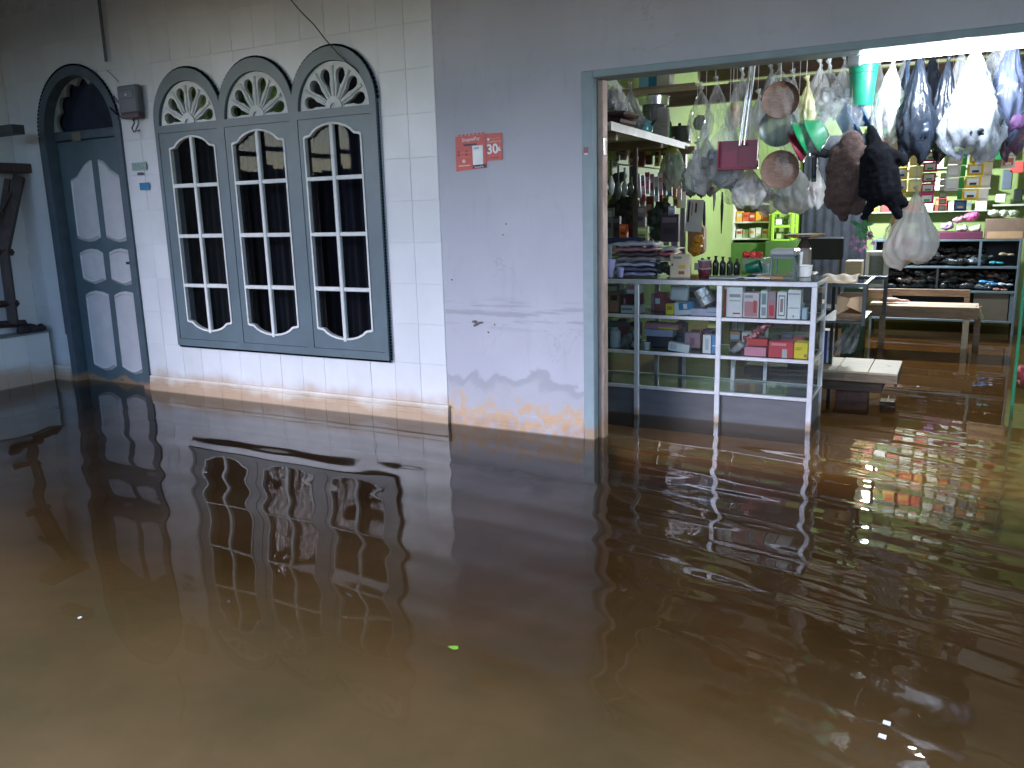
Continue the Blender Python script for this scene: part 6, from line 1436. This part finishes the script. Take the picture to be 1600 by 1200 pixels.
for k in range(7):
    u = 716+6.2*k; plate4('fringe', [at(u, 213.6-k*.65, 0), at(u+3.6, 213.2-k*.65, 0), at(u+3.6, 210.4-k*.65, 0), at(u, 210.8-k*.65, 0)], -.0014, ORR, P1, .0006)
plate4('white_card', [at(739, 258, 0), at(754, 257, 0), at(756, 253, 0), at(754.5, 226, 0), at(738, 228, 0), at(738, 234, 0)][:4]+[] if False else [at(739.5, 258, 0), at(755, 256.5, 0), at(754.5, 226.5, 0), at(738, 228, 0)], -.0022, CARD, P1)
plate4('dark_strip', [at(724.5, 228.6, 0), at(745, 226.5, 0), at(745, 223.6, 0), at(724.5, 225.7, 0)], -.0030, INK, P1)
plate4('dark_strip', [at(739, 263.5, 0), at(760, 261.8, 0), at(759.8, 256, 0), at(739, 258.2, 0)], -.0030, INK, P1)
q = at(722, 222, 0); text_mesh('ShopeePay', q.x, q.z, -.0025, .030, CARD, P1, tilt=-3)
q = at(740.5, 233.5, 0); text_mesh('QRIS', q.x, q.z, -.0032, .018, INK, P1, tilt=-3)
q = at(742, 262.6, 0); text_mesh('ShopeePay', q.x, q.z, -.0040, .015, CARD, P1, tilt=-3)
for k, (u, v) in enumerate(((715.5, 236), (715.5, 241), (727.5, 235), (727.5, 240))): plate4('printed_icon', [at(u, v+3.4, 0), at(u+3, v+3.2, 0), at(u+3, v, 0), at(u, v+.2, 0)], -.0022, C(120, 30, 40), P1, .0006)
for v in (239.5, 246.5): plate4('printed_line', [at(719, v, 0), at(735, v-1, 0), at(735, v-2.2, 0), at(719, v-1.2, 0)], -.0022, C(225, 110, 90), P1, .0006)
q = at(725, 252, 0); B().lathe([(.012, 0), (.012, .0008)], (q.x, -.0014, q.z), 14, Matrix.Rotation(math.radians(90), 3, 'X')).build('printed_figure', C(235, 190, 190), P1)
plate4('printed_line', [at(717, 260.5, 0), at(735, 259, 0), at(735, 257.3, 0), at(717, 258.8, 0)], -.0022, C(240, 190, 170), P1, .0006)
P2 = thing('poster', 'smaller orange red cashback poster reading 30% beside the larger poster', 'poster', (at(773, 250, 0).x, -.002, at(773, 250, 0).z))
plate4('paper', [at(761.6, 251.5, 0), at(785.5, 249.5, 0), at(784.5, 207, 0), at(760, 209, 0)], -.0020, ORR, P2)
q = at(761.5, 240.8, 0); text_mesh('30', q.x, q.z, -.0032, .080, CARD, P2, bold=.0022, tilt=-3)
q = at(777.6, 236.2, 0); text_mesh('%', q.x, q.z, -.0032, .034, CARD, P2, bold=.001, tilt=-3)
q = at(762, 224.2, 0); text_mesh('CASHBACK', q.x, q.z, -.0032, .0185, C(240, 200, 190), P2, tilt=-3)
q = at(765.5, 218.3, 0); text_mesh('ShopeePay', q.x, q.z, -.0032, .0165, C(240, 170, 130), P2, tilt=-3)
plate4('printed_logo', [at(761.6, 219.8, 0), at(765, 219.5, 0), at(765, 216, 0), at(761.6, 216.3, 0)], -.0030, CARD, P2)
plate4('printed_line', [at(766, 247.5, 0), at(780, 246.4, 0), at(780, 245.2, 0), at(766, 246.3, 0)], -.0030, C(120, 30, 40), P2, .0006)
# stickers left of the window
for (u0, v0, u1, v1, c_, lab) in ((207, 253, 228, 267, (140, 165, 160), 'faded pale green sticker on the tiles left of the window'), (219, 285, 233, 297, (40, 120, 170), 'small blue sticker below the faded sticker'), (215, 269, 224, 274, (70, 80, 90), 'tiny grey sticker between the faded and the blue one')):
    a = at(u0, v1, -.012); b_ = at(u1, v0, -.012)
    prop(B().box(a.x, b_.x, -.0132, -.0124, a.z, b_.z).build('sticker', C(*c_, .4, var=.35, scale=70)), lab, 'sticker')
# electricity meter with loose wires, conduit above
x0, x1, z0, z1 = frame_at(188, 133, 218, 182, -.05)
mt_ = thing('electricity_meter', 'grey electricity meter with dangling wires between door and window', 'meter', ((x0+x1)/2, -.03, z0))
B().box(x0, x1, -.075, -.0125, z0+.02, z1, .012).build('case', C(95, 98, 108, .4), mt_)
B().box(x0+.025, x1-.03, -.083, -.0755, z0+.13, z1-.04, .003).build('window', C(120, 125, 135, .15), mt_)
B().box(x0+.01, x1-.005, -.070, -.013, z0-.015, z0+.0195, .004).build('terminal_cover', C(80, 62, 66, .5), mt_)
q = at(196, 148, -.084); B().box(q.x-.008, q.x+.008, -.0850, -.0834, q.z-.006, q.z+.006).build('seal', C(230, 230, 235), mt_)
WIRE = C(28, 28, 32, .4)
def sag(a, b_, d, n=12): return [a.lerp(b_, i/n)+Vector((0, 0, -d*4*(i/n)*(1-i/n))) for i in range(n+1)]
m0 = at(206, 178, -.04)
B().tube(sag(m0, at(172, 168, -.03), .05), .006, 6).build('wire', WIRE, mt_)
B().tube(sag(at(206, 174, -.045), at(178, 150, -.03), .03), .005, 6).build('wire', C(70, 60, 60), mt_)
B().tube([m0, at(210, 192, -.035), at(206, 200, -.03), at(209, 206, -.03), at(218, 203, -.03)], .006, 6).build('wire', WIRE, mt_)
B().tube([at(215, 182, -.03), at(216, 194, -.03), at(211, 206, -.03)], .004, 6).build('wire', C(90, 60, 60), mt_)
B().tube([at(186, 128, -.02), at(176, 118, -.02), at(167, 110, -.02)], .003, 5).build('wire', C(90, 90, 95), mt_)
a = at(166, 96, -.03)
prop(B().tube([(a.x, -.03, a.z), (a.x, -.03, WTOP)], .012, 10).build('conduit', C(92, 96, 106, .5)), 'grey conduit pipe running up the tiles above the meter', 'pipe')
# black cable hanging from the porch roof to the third arch
pts = [at(u, v, Y) for u, v, Y in ((452, -3, -.30), (470, 18, -.22), (490, 38, -.15), (509, 62, -.08), (528, 84, -.05), (545, 100, -.045), (556, 108, -.04), (561, 114, -.035))]
top = Vector((pts[0].x-.12, -.36, WTOP))
prop(B().tube([top]+pts, .0035, 6).build('cable', BLK), 'thin black cable sagging from the porch roof to the highest window arch', 'cable')

# ------------------------------------------------------------------ dark wooden stand in the left corner
WS_ = mat('old dark brown wood', (.055, .035, .033), .6, var=.4, scale=8, stretch=(5, 5, 1), bump=.4)
sd_ = thing('wooden_stand', 'old dark wooden stand with slanted legs and a thick top on the tiled ledge', 'stand', (-7.25, -.3, .375))
XS = -7.27
def bar(nm_, u0, v0, u1, v1, r_, X=XS): B().tube([atx(u0, v0, X), atx(u1, v1, X)], r_, 4).build(nm_, WS_, sd_)
p0, p1_ = atx(44, 262, XS), atx(-30, 262, XS)
B().box(XS-.10, XS+.09, p1_.y, p0.y, p0.z-.05, p0.z+.03, .01).build('top_board', WS_, sd_)
bar('leg', 30, 276, 6, 392, .055); bar('leg', 6, 392, 21, 506, .05); bar('leg', 12, 280, -6, 395, .03, XS-.05)
bar('rail', -20, 395, 20, 394, .03); bar('rail', -20, 476, 28, 474, .03); bar('brace', 18, 300, -12, 350, .022)
bar('foot', -14, 508, 40, 505, .032)
bd = [(-7.235, 0, 0), (-7.25, 0, 0), (-7.27, 0, 0), (-7.24, 0, 0)]
blob('rag_bundle', [(p[0], -.10-.05*i, .45+.03, .045, 1.0, 1.3, .8+.2*(i % 2)) for i, p in enumerate(bd)], C(45, 38, 42, .8, var=.5, scale=30), voxel=.012, disp=.05, dscale=.05, label='dark rags dropped on the end of the tiled ledge', cat='rags')
a = at(8, 200, -.35)
carton('dark wooden vent sill on the left return wall', (-20, 196, 20, 211), -.35, .1, C(60, 64, 66), name='wall_sill', cat='sill')
# floating leaf and specks
lf = atz(708, 1013, .004); v = [(lf.x-.022, lf.y, .006), (lf.x-.005, lf.y+.012, .007), (lf.x+.014, lf.y+.008, .012), (lf.x+.022, lf.y-.003, .008), (lf.x+.006, lf.y-.010, .006)]
prop(mesh('leaf', v, [(0, 4, 3, 2, 1)[::-1]], C(110, 160, 50)), 'small green leaf floating on the brown water in the foreground', 'leaf')
for (u, v_, lab) in ((124, 966, 'white speck floating on the water at the lower left'), (1378, 1152, 'lower of two white scraps floating at the lower right'), (1385, 1131, 'upper of two white scraps floating at the lower right'), (1434, 604, 'tiny white scrap floating beside the platform')):
    q = atz(u, v_, .004); s_ = .010 if u > 1300 else .007
    prop(mesh('paper_scrap', [(q.x-s_, q.y-s_*.6, .006), (q.x+s_, q.y-s_, .006), (q.x+s_*1.1, q.y+s_, .007), (q.x-s_*.8, q.y+s_*1.2, .007)], [(0, 1, 2, 3)], C(225, 228, 232)), lab, 'scrap')
